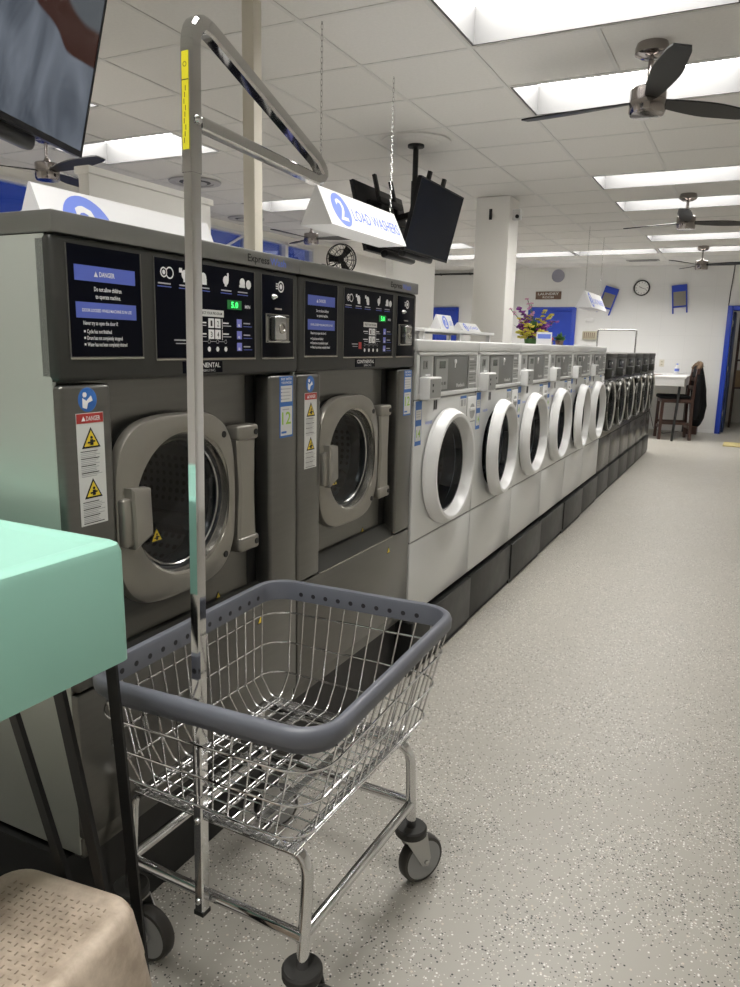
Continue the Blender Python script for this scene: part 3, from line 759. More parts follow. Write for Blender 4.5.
    b.loft(loops, 'pewter', True, True); b.build('hinge', t, smooth=30)
    return t

wash_a = make_double_washer('nearest grey double-load washer, its side standing against the mint green tub', (-1.165, 1.012, .265))
# cut the washer body open behind the door (shared mesh of both machines)
def recut_body(t):
    ob = [c for c in t.children if c.name.startswith('body')][0]
    b = MB(off=(0, 0, -.265)); D = .98; X1 = -.056; y0, y1, z0, z1 = .012, .835, .295, 1.292
    cy, cz, n = .363, .995, 48
    for (a0, a1, c0, c1, e0, e1) in ((-D, -D+.01, y0, y1, z0, z1), (-D, X1, y0, y1, z0, z0+.01), (-D, X1, y0, y0+.01, z0, z1), (-D, X1, y1-.01, y1, z0, z1), (-D, X1, y0, y1, z1-.01, z1), (-D, -.06, .02, .827, .265, .295)):
        b.box(a0, a1, c0, c1, e0, e1, 'steel_dark' if e1 != .295 else 'black')
    me = bpy.data.meshes.new('body'); me.from_pydata([tuple(v) for v in b.v], [], b.f)
    for m in b.mats: me.materials.append(m)
    me.polygons.foreach_set('material_index', b.mi)
    bm = bmesh.new(); bm.from_mesh(me); bmesh.ops.recalc_face_normals(bm, faces=bm.faces); bm.to_mesh(me); bm.free()
    ob.data = me
    # recess panel with a round hole
    rp = [c for c in t.children if c.name.startswith('recess_panel')][0]
    b = MB(off=(0, 0, -.265)); X = -.052
    Y0, Y1, Z0, Z1 = .132, .705, .655, 1.288
    N = 48
    inner = circ(cy, cz, .158, X, N); outer = []
    for i in range(N):
        a = 2*PI*i/N; c, s = math.cos(a), math.sin(a)
        k = min(((Y1 if c > 0 else Y0)-cy)/c if abs(c) > 1e-9 else 9, ((Z1 if s > 0 else Z0)-cz)/s if abs(s) > 1e-9 else 9)
        outer.append((X, cy+c*k, cz+s*k))
    b.loft([outer, inner, [(X-.012, p[1], p[2]) for p in inner]], 'steel_dark')
    for (yy, zz) in ((Y0, Z0), (Y0, Z1), (Y1, Z0), (Y1, Z1)):
        # fill the corners between neighbouring outer samples
        best = sorted(range(N), key=lambda i: (outer[i][1]-yy)**2+(outer[i][2]-zz)**2)[:2]
        b.add([outer[best[0]], outer[best[1]], (X, yy, zz)], [(0, 1, 2)], 'steel_dark')
    b.box(X-.01, X+.001, .662, .705, .70, 1.288, 'black')  # black strip paints the shadow down the right side of the recess
    me = bpy.data.meshes.new('recess_panel'); me.from_pydata([tuple(v) for v in b.v], [], b.f)
    for m in b.mats: me.materials.append(m)
    me.polygons.foreach_set('material_index', b.mi)
    rp.data = me
recut_body(wash_a)
# the black backing disc of the door is open in the middle
for c in wash_a.children:
    if c.name.startswith('door'):
        me = c.data; bm = bmesh.new(); bm.from_mesh(me)
        big = [f_ for f_ in bm.faces if len(f_.verts) > 60]
        bmesh.ops.delete(bm, geom=big, context='FACES'); bm.to_mesh(me); bm.free()
dup(wash_a, (-1.165, 1.861, .265), 'second grey double-load washer, between the nearest one and the first white washer')
# black plinth under the two grey washers
b = MB(); b.box(-2.12, -1.215, 1.0, 2.708, 0, .265, 'black'); tag(b.build('washer_plinth', smooth=0), 'long black plinth under the two grey double-load washers', 'plinth')

# ------------------------------------------------------------------ white washers
def make_white(label, loc, zb=.24, ajar=0.):
    t = thing('white_washer', label, 'washing machine', loc, 0, 'white front-load washers')
    def B(): return MB(off=(0, 0, -zb))
    W = .712; D = .79
    b = B()
    for (a0, a1, c0, c1, e0, e1) in ((-D, -D+.01, .004, W-.004, zb+.024, 1.35), (-D, -.01, .004, .014, zb+.024, 1.35), (-D, -.01, W-.014, W-.004, zb+.024, 1.35), (-D, -.01, .004, W-.004, zb+.024, zb+.04)): b.box(a0, a1, c0, c1, e0, e1, 'white')
    b.box(-D, -.05, .03, W-.03, zb, zb+.026, 'black'); b.build('body', t, smooth=0)
    b = B(); b.box(-D-.005, .006, .001, W-.001, 1.352, 1.401, 'white', .008, 3); b.build('lid', t)
    # front panel with round hole
    cy, cz, N = .340, .860, 64; Y0, Y1, Z0, Z1 = .003, W-.003, .585, 1.162
    b = B(); inner = circ(cy, cz, .205, 0, N); outer = []
    for i in range(N):
        a = 2*PI*i/N; c, s = math.cos(a), math.sin(a)
        k = min(((Y1 if c > 0 else Y0)-cy)/c if abs(c) > 1e-9 else 9, ((Z1 if s > 0 else Z0)-cz)/s if abs(s) > 1e-9 else 9)
        outer.append((0, cy+c*k, cz+s*k))
    b.loft([[(-.03, p[1], p[2]) for p in outer], [(-.004, p[1], p[2]) for p in outer], [(0, cy+(p[1]-cy)*.992, cz+(p[2]-cz)*.992) for p in outer], inner, [(-.03, p[1], p[2]) for p in inner]], 'white')
    for (yy, zz) in ((Y0, Z0), (Y0, Z1), (Y1, Z0), (Y1, Z1)):
        best = sorted(range(N), key=lambda i: (outer[i][1]-yy)**2+(outer[i][2]-zz)**2)[:2]
        b.prism([(-.004, outer[best[0]][1], outer[best[0]][2]), (-.004, outer[best[1]][1], outer[best[1]][2]), (-.004, yy, zz)], (.0035, 0, 0), 'white')
    q = .0006
    b.box(0, q, .012, .072, .982, 1.160, 'label_blue'); b.box(0, q+.0004, .017, .068, 1.085, 1.125, 'paper'); b.box(0, q+.0004, .017, .068, 1.0, 1.06, 'paper'); b.text('14', (q+.0007, .043, 1.015), YV, ZV, .030, 'lime', .036, 'CENTER')
    for k in range(3): b.box(0, q+.0006, .022, .06, 1.116-.010*k, 1.119-.010*k, 'print_g')
    b.text('WASHER', (q, .11, 1.06), YV, ZV, .012, 'sign_blue', .075)
    b.box(0, q, .190, .232, 1.112, 1.158, 'print_g'); b.box(0, q+.0004, .194, .209, 1.116, 1.154, 'black'); b.box(0, q+.0004, .213, .228, 1.116, 1.154, 'black')
    b.box(0, q, .500, .585, 1.10, 1.157, 'paper'); b.box(0, q+.0003, .503, .582, 1.143, 1.155, 'label_blue'); b.box(0, q+.0003, .512, .54, 1.108, 1.138, 'grey_lt'); b.box(0, q+.0003, .55, .576, 1.108, 1.138, 'print_g')
    b.box(0, .006, .62, .70, .925, .932, 'white2', .002)
    fp = b.build('front_panel', t, smooth=30)
    b = B(); b.box(-.03, 0, .003, W-.003, zb+.022, .578, 'white', .004); b.build('lower_panel', t)
    b = B(); b.box(-.02, -.004, .006, W-.006, .576, .588, 'white_sh'); b.build('lower_seam', t, smooth=0)
    b = B(); b.box(-.02, -.003, .006, W-.006, 1.158, 1.172, 'white_sh'); b.build('upper_seam', t, smooth=0)
    b = B(); b.box(-.03, .001, .590, .7085, 1.025, 1.153, 'white_sh'); b.box(-.03, .006, .594, .706, 1.03, 1.148, 'white2', .004, 3)
    b.lathe([(.0001, 0), (.030, 0), (.036, .001)], (.0065, .648, 1.078), (1, 0, 0), 'grey_lt', 24, caps=False); b.box(.004, .012, .612, .684, 1.080, 1.096, 'white2', .004)
    b.build('detergent_drawer', t)
    # control head
    b = B(); b.box(-.06, -.004, .003, W-.003, 1.168, 1.352, 'white', .0); 
    b.box(-.01, .004, .003, .03, 1.168, 1.352, 'white', .003); b.box(-.01, .004, W-.020, W-.003, 1.168, 1.352, 'white', .003); b.box(-.01, .006, .003, W-.003, 1.168, 1.186, 'white', .003); b.box(-.01, .004, .003, W-.003, 1.338, 1.352, 'white', .003)
    head = b.build('control_head', t)
    b = B(); b.box(-.004, .002, .045, .158, 1.190, 1.336, 'grey_lt', .002); b.box(.002, .004, .07, .11, 1.285, 1.318, 'grey_panel'); b.box(.002, .005, .092, .096, 1.292, 1.312, 'black'); b.box(.002, .0035, .09, .14, 1.258, 1.264, 'print_w'); b.build('coin_slot_plate', head)
    b = B(); b.box(-.002, .044, .040, .165, 1.165, 1.254, 'white2', .005, 3); 
    b.box(.0436, .0450, .048, .157, 1.172, 1.247, 'grey_lt', .0); b.box(.045, .0458, .07, .08, 1.195, 1.205, 'black'); b.box(.045, .0458, .07, .08, 1.218, 1.228, 'black'); b.build('coin_box', head)
    b = B(); b.box(-.004, .002, .185, .575, 1.188, 1.336, 'grey_panel', .003); b.box(.002, .003, .20, .33, 1.196, 1.325, 'grey_lt'); b.box(.003, .0036, .235, .30, 1.285, 1.315, 'lcd'); 
    b.lathe([(.010, 0), (.010, .004), (.004, .006)], (.002, .415, 1.312), (1, 0, 0), 'print_w', 16); b.box(.002, .0035, .411, .419, 1.285, 1.31, 'print_w'); b.text('Huebsch', (.0026, .44, 1.20), YV, ZV, .016, 'print_w', .1)
    for k in range(3): b.box(.003, .0045, .22+.035*k, .245+.035*k, 1.215, 1.228, 'grey_panel', .001)
    b.build('fascia', head)
    b = B(); b.box(-.004, .002, .588, .692, 1.188, 1.336, 'grey_lt', .002)
    for k in range(9): b.box(.002, .0026, .60, .655+.025*(k % 3), 1.318-.014*k, 1.323-.014*k, 'print_w' if k % 4 == 0 else 'grey_panel')
    b.build('instruction_plate', head, smooth=0)
    # door swings on a hinge at its right-hand edge
    piv = (0, cy+.255, 0)
    n = 64; cyl_ = cy-piv[1]
    b = B()
    b.loft([circ(cyl_, cz, .238, .002, n), circ(cyl_, cz, .253, .006, n), circ(cyl_, cz, .253, .020, n), circ(cyl_, cz, .250, .026, n), circ(cyl_, cz, .236, .056, n), circ(cyl_, cz, .233, .059, n), circ(cyl_, cz, .220, .059, n), circ(cyl_, cz, .216, .056, n), circ(cyl_, cz, .204, .012, n), circ(cyl_, cz, .201, .004, n), circ(cyl_, cz, .238, .002, n)], 'white2')
    dr = b.build('door', t, smooth=22); dr.location = piv; dr.rotation_euler = (0, 0, -math.radians(ajar))
    b = B(); b.loft([circ(cyl_, cz, .203, .011, n), circ(cyl_, cz, .192, .009, n), circ(cyl_, cz, .188, -.02, n)], 'gasket')
    b.loft([circ(cyl_, cz, .200, .0125, n), circ(cyl_, cz, .195, .012, n)], 'chrome_d'); b.build('gasket', dr, smooth=40)
    b = B(); b.loft([circ(cyl_, cz, .193, .008, n), circ(cyl_, cz, .155, -.02, n), circ(cyl_, cz, .11, -.05, n), circ(cyl_, cz, .04, -.06, n)], 'glass', cap1=True); b.build('glass', dr, smooth=60, face=(1, 0, 0))
    b = B(); b.loft([circ(cy, cz, .206, -.028, n), circ(cy, cz, .19, -.08, n)], 'gasket'); b.loft([circ(cy, cz, .192, -.08, n), circ(cy, cz, .265, -.10, n), circ(cy, cz, .265, -.5, n)], 'drum', cap1=True)
    for k in range(3):
        a = PI/2+2*PI*k/3; Mx = Matrix.Translation((0, cy+.215*math.cos(a), cz+.215*math.sin(a))) @ Matrix.Rotation(a, 4, 'X')
        b.box(-.48, -.12, -.03, .045, -.025, .025, 'drum_in', .012, 2, X=Mx)
    b.build('drum', t, smooth=50, recalc=False)
    b = B(); b.box(.0, .012, cy+.247, cy+.275, cz-.09, cz+.09, 'white2', .004); b.build('hinge', t)
    return t
wY = [2.72, 3.465, 4.192, 4.895, 5.60, 6.29, 7.0]
wlab = ['first white front-load washer, right beside the grey double-load washers', 'second white washer in the row, its round door slightly ajar', 'third white front-load washer along the row', 'fourth white front-load washer along the row', 'fifth white washer in the row, its round door slightly ajar', 'last white front-load washer, next to the first dark washer']
white0 = None
for i in range(6):
    sy = (wY[i+1]-wY[i])/.712
    if i == 0: white0 = make_white(wlab[0], (-1.165, wY[0], .24)); white0.scale = (1, sy, 1); w = white0
    else: w = dup(white0, (-1.165, wY[i], .24), wlab[i], sy=sy)
    if i in (1, 4):
        for c in w.children:
            if c.name.startswith('door'): c.rotation_euler = (0, 0, math.radians(3.6 if i == 1 else 2.6))
def base_panel(label, y0, y1, xf, first=None):
    b = MB(); w = y1-y0
    b.box(-.85, -.012, .002, w-.002, 0, .03, 'black'); b.box(-.85, -.004, .002, w-.002, .03, .236, 'black'); b.box(-.02, 0, .004, w-.004, .028, .24, 'black_tile', .003)
    b.box(-.85, -.02, .002, w-.002, .234, .24, 'black')
    o = b.build('base_box'); o.location = (xf, y0, 0); tag(o, label, 'washer base', 'black bases under the washers')
onm = ['first', 'second', 'third', 'fourth', 'fifth', 'last']
for i in range(6): base_panel('black metal base box under the %s white washer' % onm[i], wY[i], wY[i+1], -1.142 - (.006 if i % 2 else 0))

# ------------------------------------------------------------------ dark small washers
def make_dark(label, loc, zb=.24):
    t = thing('dark_washer', label, 'washing machine', loc, 0, 'dark steel front-load washers')
    def B(): return MB(off=(0, 0, -zb))
    W = .647; D = .75; cy, cz = .31, .86; N = 48
    b = B(); b.box(-D, -.3, .004, W-.004, zb+.02, 1.30, 'steel_black'); b.box(-D, -.01, .004, .012, zb+.02, 1.30, 'steel_black'); b.box(-D, -.01, W-.012, W-.004, zb+.02, 1.30, 'steel_black'); b.box(-D, -.06, .02, W-.02, zb, zb+.022, 'black'); b.build('body', t, smooth=0)
    b = B(); b.box(-D-.004, .004, .001, W-.001, 1.305, 1.342, 'head', .006); b.build('lid', t)
    Y0, Y1, Z0, Z1 = .003, W-.003, .575, 1.115
    b = B(); inner = circ(cy, cz, .195, 0, N); outer = []
    for i in range(N):
        a = 2*PI*i/N; c, s = math.cos(a), math.sin(a)
        k = min(((Y1 if c > 0 else Y0)-cy)/c if abs(c) > 1e-9 else 9, ((Z1 if s > 0 else Z0)-cz)/s if abs(s) > 1e-9 else 9)
        outer.append((0, cy+c*k, cz+s*k))
    b.loft([[(-.03, p[1], p[2]) for p in outer], outer, inner, [(-.03, p[1], p[2]) for p in inner]], 'steel_black')
    for (yy, zz) in ((Y0, Z0), (Y0, Z1), (Y1, Z0), (Y1, Z1)):
        best = sorted(range(N), key=lambda i: (outer[i][1]-yy)**2+(outer[i][2]-zz)**2)[:2]
        b.prism([(-.004, outer[best[0]][1], outer[best[0]][2]), (-.004, outer[best[1]][1], outer[best[1]][2]), (-.004, yy, zz)], (.004, 0, 0), 'steel_black')
    b.build('front_panel', t, smooth=30)
    b = B(); b.box(-.03, 0, .003, W-.003, zb+.02, .570, 'steel_black', .003); b.build('lower_panel', t)
    b = B(); b.box(-.06, 0, .002, W-.002, 1.12, 1.305, 'head', .004)
    b.box(0, .003, .16, .50, 1.15, 1.285, 'black_gloss', .001); b.box(.003, .0036, .20, .28, 1.235, 1.265, 'lcd'); b.lathe([(.010, 0), (.010, .004)], (.003, .36, 1.255), (1, 0, 0), 'print_w', 12); b.box(.003, .004, .32, .46, 1.165, 1.18, 'print_g'); b.box(0, .003, .52, .62, 1.15, 1.285, 'grey_panel')
    for k in range(3): b.box(.003, .0045, .2+.04*k, .225+.04*k, 1.19, 1.205, 'print_w')
    head = b.build('control_head', t, smooth=30)
    b = B(); b.box(0, .06, .03, .13, 1.128, 1.21, 'head', .006); b.box(.06, .0615, .05, .11, 1.145, 1.195, 'chrome_d'); b.build('coin_box', head)
    n = 48
    b = B(); b.loft([circ(cy, cz, .235, .0, n), circ(cy, cz, .238, .020, n), circ(cy, cz, .230, .036, n)], 'steel_black'); b.loft([circ(cy, cz, .230, .036, n), circ(cy, cz, .224, .040, n), circ(cy, cz, .214, .036, n), circ(cy, cz, .210, .028, n)], 'chrome_d'); b.loft([circ(cy, cz, .210, .028, n), circ(cy, cz, .19, .004, n)], 'gasket')
    d = b.build('door', t, smooth=50)
    b = B(); b.loft([circ(cy, cz, .192, .01, n), circ(cy, cz, .15, -.02, n), circ(cy, cz, .05, -.05, n)], 'glass', cap1=True); b.build('glass', d, smooth=60, face=(1, 0, 0))
    b = B(); b.loft([circ(cy, cz, .196, -.028, n), circ(cy, cz, .255, -.06, n), circ(cy, cz, .255, -.29, n)], 'drum', cap1=True); b.build('drum', t, smooth=50, recalc=False)
    b = B(); b.box(.01, .042, cy-.255, cy-.225, cz-.04, cz+.04, 'steel_black', .006); b.build('door_handle', d)
    return t
dlab = ['first dark washer with chrome-ringed door, next to the last white washer', 'second dark washer beyond the white row', 'third dark washer beyond the white row', 'fourth dark washer beyond the white row', 'fifth dark washer, next to the farthest one', 'farthest dark washer, at the end of the row near the table']
dY = [7.006+.647*k for k in range(7)]
for i in range(6):
    if i == 0: dk0 = make_dark(dlab[0], (-1.165, dY[0], .24))
    else: dup(dk0, (-1.165, dY[i], .24), dlab[i])
    base_panel('black metal base box under the %s dark washer' % onm[i], dY[i], dY[i+1], -1.155)

# ------------------------------------------------------------------ laundry cart
th = math.radians(-1.5)
cart = thing('laundry_cart', 'chrome wire laundry cart with grey rim and a hanging pole, in the aisle', 'laundry cart', (-.8685, 1.333, 0), th)
ZB, ZR = .425, .742           # basket floor, rim top
BX, BY, RXH, RYH = .205, .258, .276, .358
MX, MY, ZM = .240, .296, .475      # lowest wire hoop; the side wires turn in below it
OX, OY = .026, -.010        # the rim sits a little off the basket floor's centre
b = MB()
RA = math.radians(3.4)
def rt(x, y, z, k=1.):      # rim coordinates -> cart coordinates (the rim is racked a little on its frame)
    a = RA*k; return Vector((OX*k+x*math.cos(a)-y*math.sin(a), OY*k+x*math.sin(a)+y*math.cos(a), z))
RP = lambda g, z, rad: [rt(p.x, p.y, z) for p in rrect(RXH+g, RYH+g, z, rad+g, 8)]
b.loft([RP(-.010, ZR-.036, .085), RP(-.002, ZR-.034, .085), RP(0, ZR-.028, .085), RP(.0005, ZR-.014, .085), RP(-.003, ZR-.005, .085), RP(-.009, ZR-.001, .085), RP(-.015, ZR, .085), RP(-.021, ZR-.003, .085), RP(-.024, ZR-.010, .085), RP(-.024, ZR-.052, .085), RP(-.020, ZR-.054, .085), RP(-.017, ZR-.052, .085), RP(-.016, ZR-.038, .085), RP(-.010, ZR-.036, .085)], 'bumper')
for k in range(15):
    yy = -.295+.59*k/14
    for sx in (-1, 1): b.cyl(rt(sx*(RXH-.021), yy, ZR-.033), rt(sx*(RXH-.0245), yy, ZR-.033), .0062, 'bumper_d', 10)
for k in range(12):
    xx = -.205+.41*k/11
    for sy in (-1, 1): b.cyl(rt(xx, sy*(RYH-.021), ZR-.033), rt(xx, sy*(RYH-.0245), ZR-.033), .0062, 'bumper_d', 10)
rim = b.build('rim', cart, smooth=40)
b = MB(); wr = .0021
nx_, ny_ = 11, 15
FX, FY = -.012, .012
def wire_top(x, y): return rt(x, y, ZR-.048)
for k in range(ny_):          # wires across the width
    t = -1+2*(k+.5)/ny_
    pts = [wire_top(-RXH+.014, t*(RYH-.05)), (FX-MX, FY+t*(MY-.035), ZM), (FX-BX, FY+t*BY, ZB), (FX+BX, FY+t*BY, ZB), (FX+MX, FY+t*(MY-.035), ZM), wire_top(RXH-.014, t*(RYH-.05))]
    b.tube(fillet(pts, .03, 4), wr, 'chrome', 6)
for k in range(nx_):          # wires along the length
    t = -1+2*(k+.5)/nx_
    pts = [wire_top(t*(RXH-.05), -RYH+.014), (FX+t*(MX-.035), FY-MY, ZM), (FX+t*BX, FY-BY, ZB-.004), (FX+t*BX, FY+BY, ZB-.004), (FX+t*(MX-.035), FY+MY, ZM), wire_top(t*(RXH-.05), RYH-.014)]
    b.tube(fillet(pts, .03, 4), wr, 'chrome', 6)
for z in (.648, .562, ZM):
    t = (z-ZM)/(ZR-.048-ZM); a = RA*t; hoop = []
    for p in rrect(MX+(RXH-.014-MX)*t+.004, MY+(RYH-.014-MY)*t+.004, z, .055+.025*t, 6):
        hoop.append((FX+(OX-FX)*t+p.x*math.cos(a)-p.y*math.sin(a), FY+(OY-FY)*t+p.x*math.sin(a)+p.y*math.cos(a), z))
    b.tube(hoop, .0026, 'chrome', 6, closed=True)
b.build('basket', cart, smooth=60)
b = MB(off=(FX, FY, 0))
for x in (-BX+.012, BX-.012): b.box(x-.014, x+.014, -BY-.004, BY+.004, ZB-.0105, ZB-.0065, 'chrome_d', .001)
for y in (-BY+.012, BY-.012): b.box(-BX-.004, BX+.004, y-.012, y+.012, ZB-.0150, ZB-.0110, 'chrome_d', .001)
for k in (-1, 0, 1): b.box(k*.09-.008, k*.09+.008, -BY, BY, ZB-.0108, ZB-.0068, 'chrome_d')
b.build('basket_floor_strips', cart, smooth=0)
LXc, LYc, LYf, tr = .2085, .241, .268, .0127
for sy in (-1, 1):             # two bent tubes that carry the basket
    b = MB(); y = LYf if sy > 0 else -LYc; yt = y-sy*.022
    b.tube(fillet([(-LXc-.045, y, .165), (-LXc-.045, yt, ZB-.022), (LXc, yt, ZB-.022), (LXc, y, .165)], .05, 7), tr, 'chrome', 14); b.build('leg_frame', cart, smooth=60)
b = MB(); zf = .235
for y in (-LYc, LYf): b.tube([(-LXc-.045, y, zf), (LXc, y, zf)], tr*.95, 'chrome', 14)
for xx in (-LXc-.045, LXc): b.tube([(xx, -LYc, zf), (xx, LYf, zf)], tr*.95, 'chrome', 14)
for sx in (-1, 1):
    for sy in (-1, 1): b.tube([(sx*.1, (LYf if sy > 0 else -LYc)-sy*.022, ZB-.022), (sx*.1, sy*(LYc-.06), ZB-.012)], .005, 'chrome_d', 8)
b.build('lower_frame', cart, smooth=60)
def caster(x, y, ang, trail=.034):
    root = MB()
    root.lathe([(.012, .168), (.037, .168), (.041, .164), (.041, .149), (.037, .145), (.012, .145)], (x, y, 0), (0, 0, 1), 'rubber', 24)
    o = root.build('caster', cart)
    d = Vector((math.cos(ang), math.sin(ang), 0)); s = Vector((-d.y, d.x, 0)); c = Vector((x, y, 0)) + d*trail + Vector((0, 0, .064))
    f_ = MB()
    for k in (-1, 1):
        o1 = Vector((x, y, .136)) + s*(.021*k)
        pts = [o1-d*.030+Vector((0, 0, .008)), o1+d*.036+Vector((0, 0, .008)), c+s*(.021*k)+d*.016+Vector((0, 0, .006)), c+s*(.021*k)+d*.008-Vector((0, 0, .014)), c+s*(.021*k)-d*.010-Vector((0, 0, .010))]
        f_.prism(pts, s*(.003*k), 'zinc')
    q = Vector((x, y, .140)); f_.prism([q+d*.036+s*.024, q+d*.036-s*.024, q-d*.030-s*.024, q-d*.030+s*.024], (0, 0, .005), 'zinc')
    f_.cyl(c-s*.03, c+s*.03, .006, 'chrome_d', 12); f_.build('fork', o)
    w = MB()
    w.lathe([(.052, -.016), (.060, -.015), (.0635, -.009), (.0638, .009), (.060, .015), (.052, .016)], c, s, 'tread', 32, caps=False)
    w.lathe([(.008, -.017), (.014, -.017), (.02, -.010), (.044, -.010), (.048, -.0155), (.053, -.016)], c, s, 'wheel_grey', 32, caps=True); w.lathe([(.008, .017), (.014, .017), (.02, .010), (.044, .010), (.048, .0155), (.053, .016)], c, s, 'wheel_grey', 32, caps=True)
    w.build('wheel', o, smooth=35)
caster(LXc, LYf, math.radians(62)); caster(LXc, -LYc, math.radians(15)); caster(-LXc-.045, -LYc, math.radians(2), .05); caster(-LXc-.045, LYf, math.radians(50))
# hanging pole and its triangular arm
PY = -.2655
def PXz(z): return -.0235 + .0215*(z-.165)/1.73      # the pole leans very slightly
sq = lambda h, bev=.003: [(-h, -h+bev), (-h+bev, -h), (h-bev, -h), (h, -h+bev), (h, h-bev), (h-bev, h), (-h+bev, h), (-h, h-bev)]
b = MB(); b.sweep([(PXz(.218), PY, .218), (PXz(1.70), PY, 1.70)], sq(.0115), 'chrome', up=(0, 1, 0))
for z in (.245, .430): b.lathe([(.001, -.006), (.006, -.004), (.0065, 0)], (PXz(z), PY-.0116, z), (0, 1, 0), 'chrome', 12)
b.box(PXz(.21)-.012, PXz(.21)+.012, PY-.012, PY+.012, .211, .221, 'black'); b.build('pole', cart, smooth=30)
b = MB(); zt = 1.895; TY, TZ = PY+.455, 1.738; tipx = PXz(1.9)-.030
def AX(y): return PXz(1.9)+(tipx-PXz(1.9))*(y-PY)/.455
p_up = fillet([(PXz(1.655), PY, 1.655), (PXz(1.9), PY, zt+.012), (AX(TY-.02), TY-.02, TZ+.025)], .045, 9)
b.sweep(p_up[:-1]+[Vector((AX(TY-.03), TY-.03, TZ+.0325)), Vector((tipx, TY, TZ+.012))], sq(.0135, .004), 'chrome', up=(1, 0, 0)); arm = b.build('upper_arm', cart, smooth=30)
b = MB(); b.sweep([(PXz(1.74), PY+.015, 1.738), (AX(TY-.03), TY-.03, TZ-.010), (tipx, TY-.006, TZ-.004), (tipx, TY+.006, TZ+.006), (tipx, TY+.004, TZ+.016)], sq(.011, .003), 'chrome', up=(1, 0, 0)); q = PXz(1.74)
b.lathe([(.001, -.008), (.007, -.005), (.008, 0)], (q+.014, PY, 1.738), (-1, 0, 0), 'chrome', 12); b.build('lower_arm', cart, smooth=30)
b = MB(); fy = PY-.0142
def slab(x0, x1, y0, y1, z0, z1, m):
    b.loft([[(PXz(z)+x0, y0, z), (PXz(z)+x1, y0, z), (PXz(z)+x1, y1, z), (PXz(z)+x0, y1, z)] for z in (z0, z1)], m, True, True)
slab(-.0068, .0068, fy-.0004, fy+.0006, 1.690, 1.840, 'yellow'); slab(-.0069, .0069, fy-.0006, fy, 1.796, 1.7975, 'black')
for k in range(9): slab(-.003+.0016*(k % 3), -.0018+.0016*(k % 3), fy-.0006, fy, 1.70+.010*k, 1.708+.010*k, 'black')
b.lathe([(.003, 0), (.004, 0)], (PXz(1.82), fy-.0006, 1.82), (0, 1, 0), 'black', 12, caps=False)
b.build('warning_label', arm, smooth=0)

# ------------------------------------------------------------------ mint green tub on black legs
tub = thing('utility_tub', 'mint green plastic tub table on black metal legs, at the left edge', 'tub', (-.909, .897, 0))
b = MB()
X0, X1, Y0, Y1 = -1.06, 0.0, -.34, 0.0
TK = .92
def rr2(g, z, rad):
    z = H+(z-H)*TK
    return [Vector((p.x+(X0+X1)/2, p.y+(Y0+Y1)/2, z)) for p in rrect((X1-X0)/2+g, (Y1-Y0)/2+g, 0, rad, 6)]
b.loft([rr2(.004, .792, .018), rr2(.008, .792, .020), rr2(.006, 1.000, .018), rr2(.002, 1.014, .016), rr2(-.006, 1.020, .014), rr2(-.026, 1.020, .012), rr2(-.032, 1.016, .012)], 'mint', cap0=False, cap1=True)
b.loft([rr2(.006, .792, .03), rr2(-.012, .80, .02), rr2(-.02, 1.0, .02)], 'mint')
b.build('tub_body', tub, smooth=35)
def angle_leg(p0, p1, w=.026, th_=.004):
    # a steel angle running from under the hem of the tub down to the floor, splayed along the line p0-p1
    a = Vector((p0[0]*TK, p0[1]*TK, H+(p0[2]-H)*TK)); c = Vector((p1[0]*TK, p1[1]*TK, H+(p1[2]-H)*TK))
    d = (c-a)/(c.z-a.z); c = a+d*(0-a.z)
    w *= TK; b = MB(); b.sweep([a, c], [(-w/2, -w/2), (w/2, -w/2), (w/2, -w/2+th_), (-w/2+th_, -w/2+th_), (-w/2+th_, w/2), (-w/2, w/2)], 'black', up=(0, 1, 0)); return b.build('leg', tub, smooth=0)
angle_leg((-.008, -.018, .7915), (.042, -.010, 0), .026)
angle_leg((-.118, -.075, .90), (.078, -.075, 0), .026)
angle_leg((-.302, -.075, .90), (.054, -.095, 0), .022)
angle_leg((-1.11, -.04, .90), (-1.15, -.02, 0), .024); angle_leg((-.03, -.33, .90), (-.10, -.33, 0), .024); angle_leg((-1.11, -.33, .90), (-1.15, -.35, 0), .024)

b = MB(); b.box(-1.15, 0, -.72, 0, 0, .008, 'rubber', .002); o = tag(b.build('floor_mat'), 'added black mat on the floor that darkens the space below the mint green tub', 'mat'); o.location = (-1.05, .975, 0)  # added mat, darkens what the washer side reflects under the tub
# ------------------------------------------------------------------ beige stool
st = thing('step_stool', 'worn beige plastic stool with dimpled seat, in the bottom left corner', 'stool', (-.940, .672, 0), math.radians(7))
ZS = .452; hs = .139
b = MB()
b.loft([rrect(hs+.012, hs+.012, ZS-.10, .05, 7), rrect(hs+.003, hs+.003, ZS-.022, .055, 7), rrect(hs-.003, hs-.003, ZS-.008, .053, 7), rrect(hs-.010, hs-.010, ZS-.001, .05, 7), rrect(hs-.020, hs-.020, ZS+.0005, .045, 7), rrect(hs-.028, hs-.028, ZS-.0005, .04, 7), rrect(hs-.031, hs-.031, ZS-.003, .038, 7)], 'beige', cap1=True)
b.loft([rrect(hs+.012, hs+.012, ZS-.10, .05, 7), rrect(hs+.007, hs+.007, ZS-.10, .047, 7), rrect(hs-.004, hs-.004, ZS-.012, .04, 7)], 'beige')
seat = b.build('seat', st, smooth=40)
b = MB()
k = 0
for i in range(15):
    for j in range(15):
        x = -.094+.0134*i; y = -.094+.0134*j
        if abs(x) > .096 or abs(y) > .096: continue
        if (i+j) % 2: b.box(x-.0035, x+.0035, y-.0011, y+.0011, ZS-.0031, ZS-.0018, 'beige_dark', .0004, 1)
        else: b.box(x-.0011, x+.0011, y-.0035, y+.0035, ZS-.0031, ZS-.0018, 'beige_dark', .0004, 1)
b.build('seat_texture', seat, smooth=0)
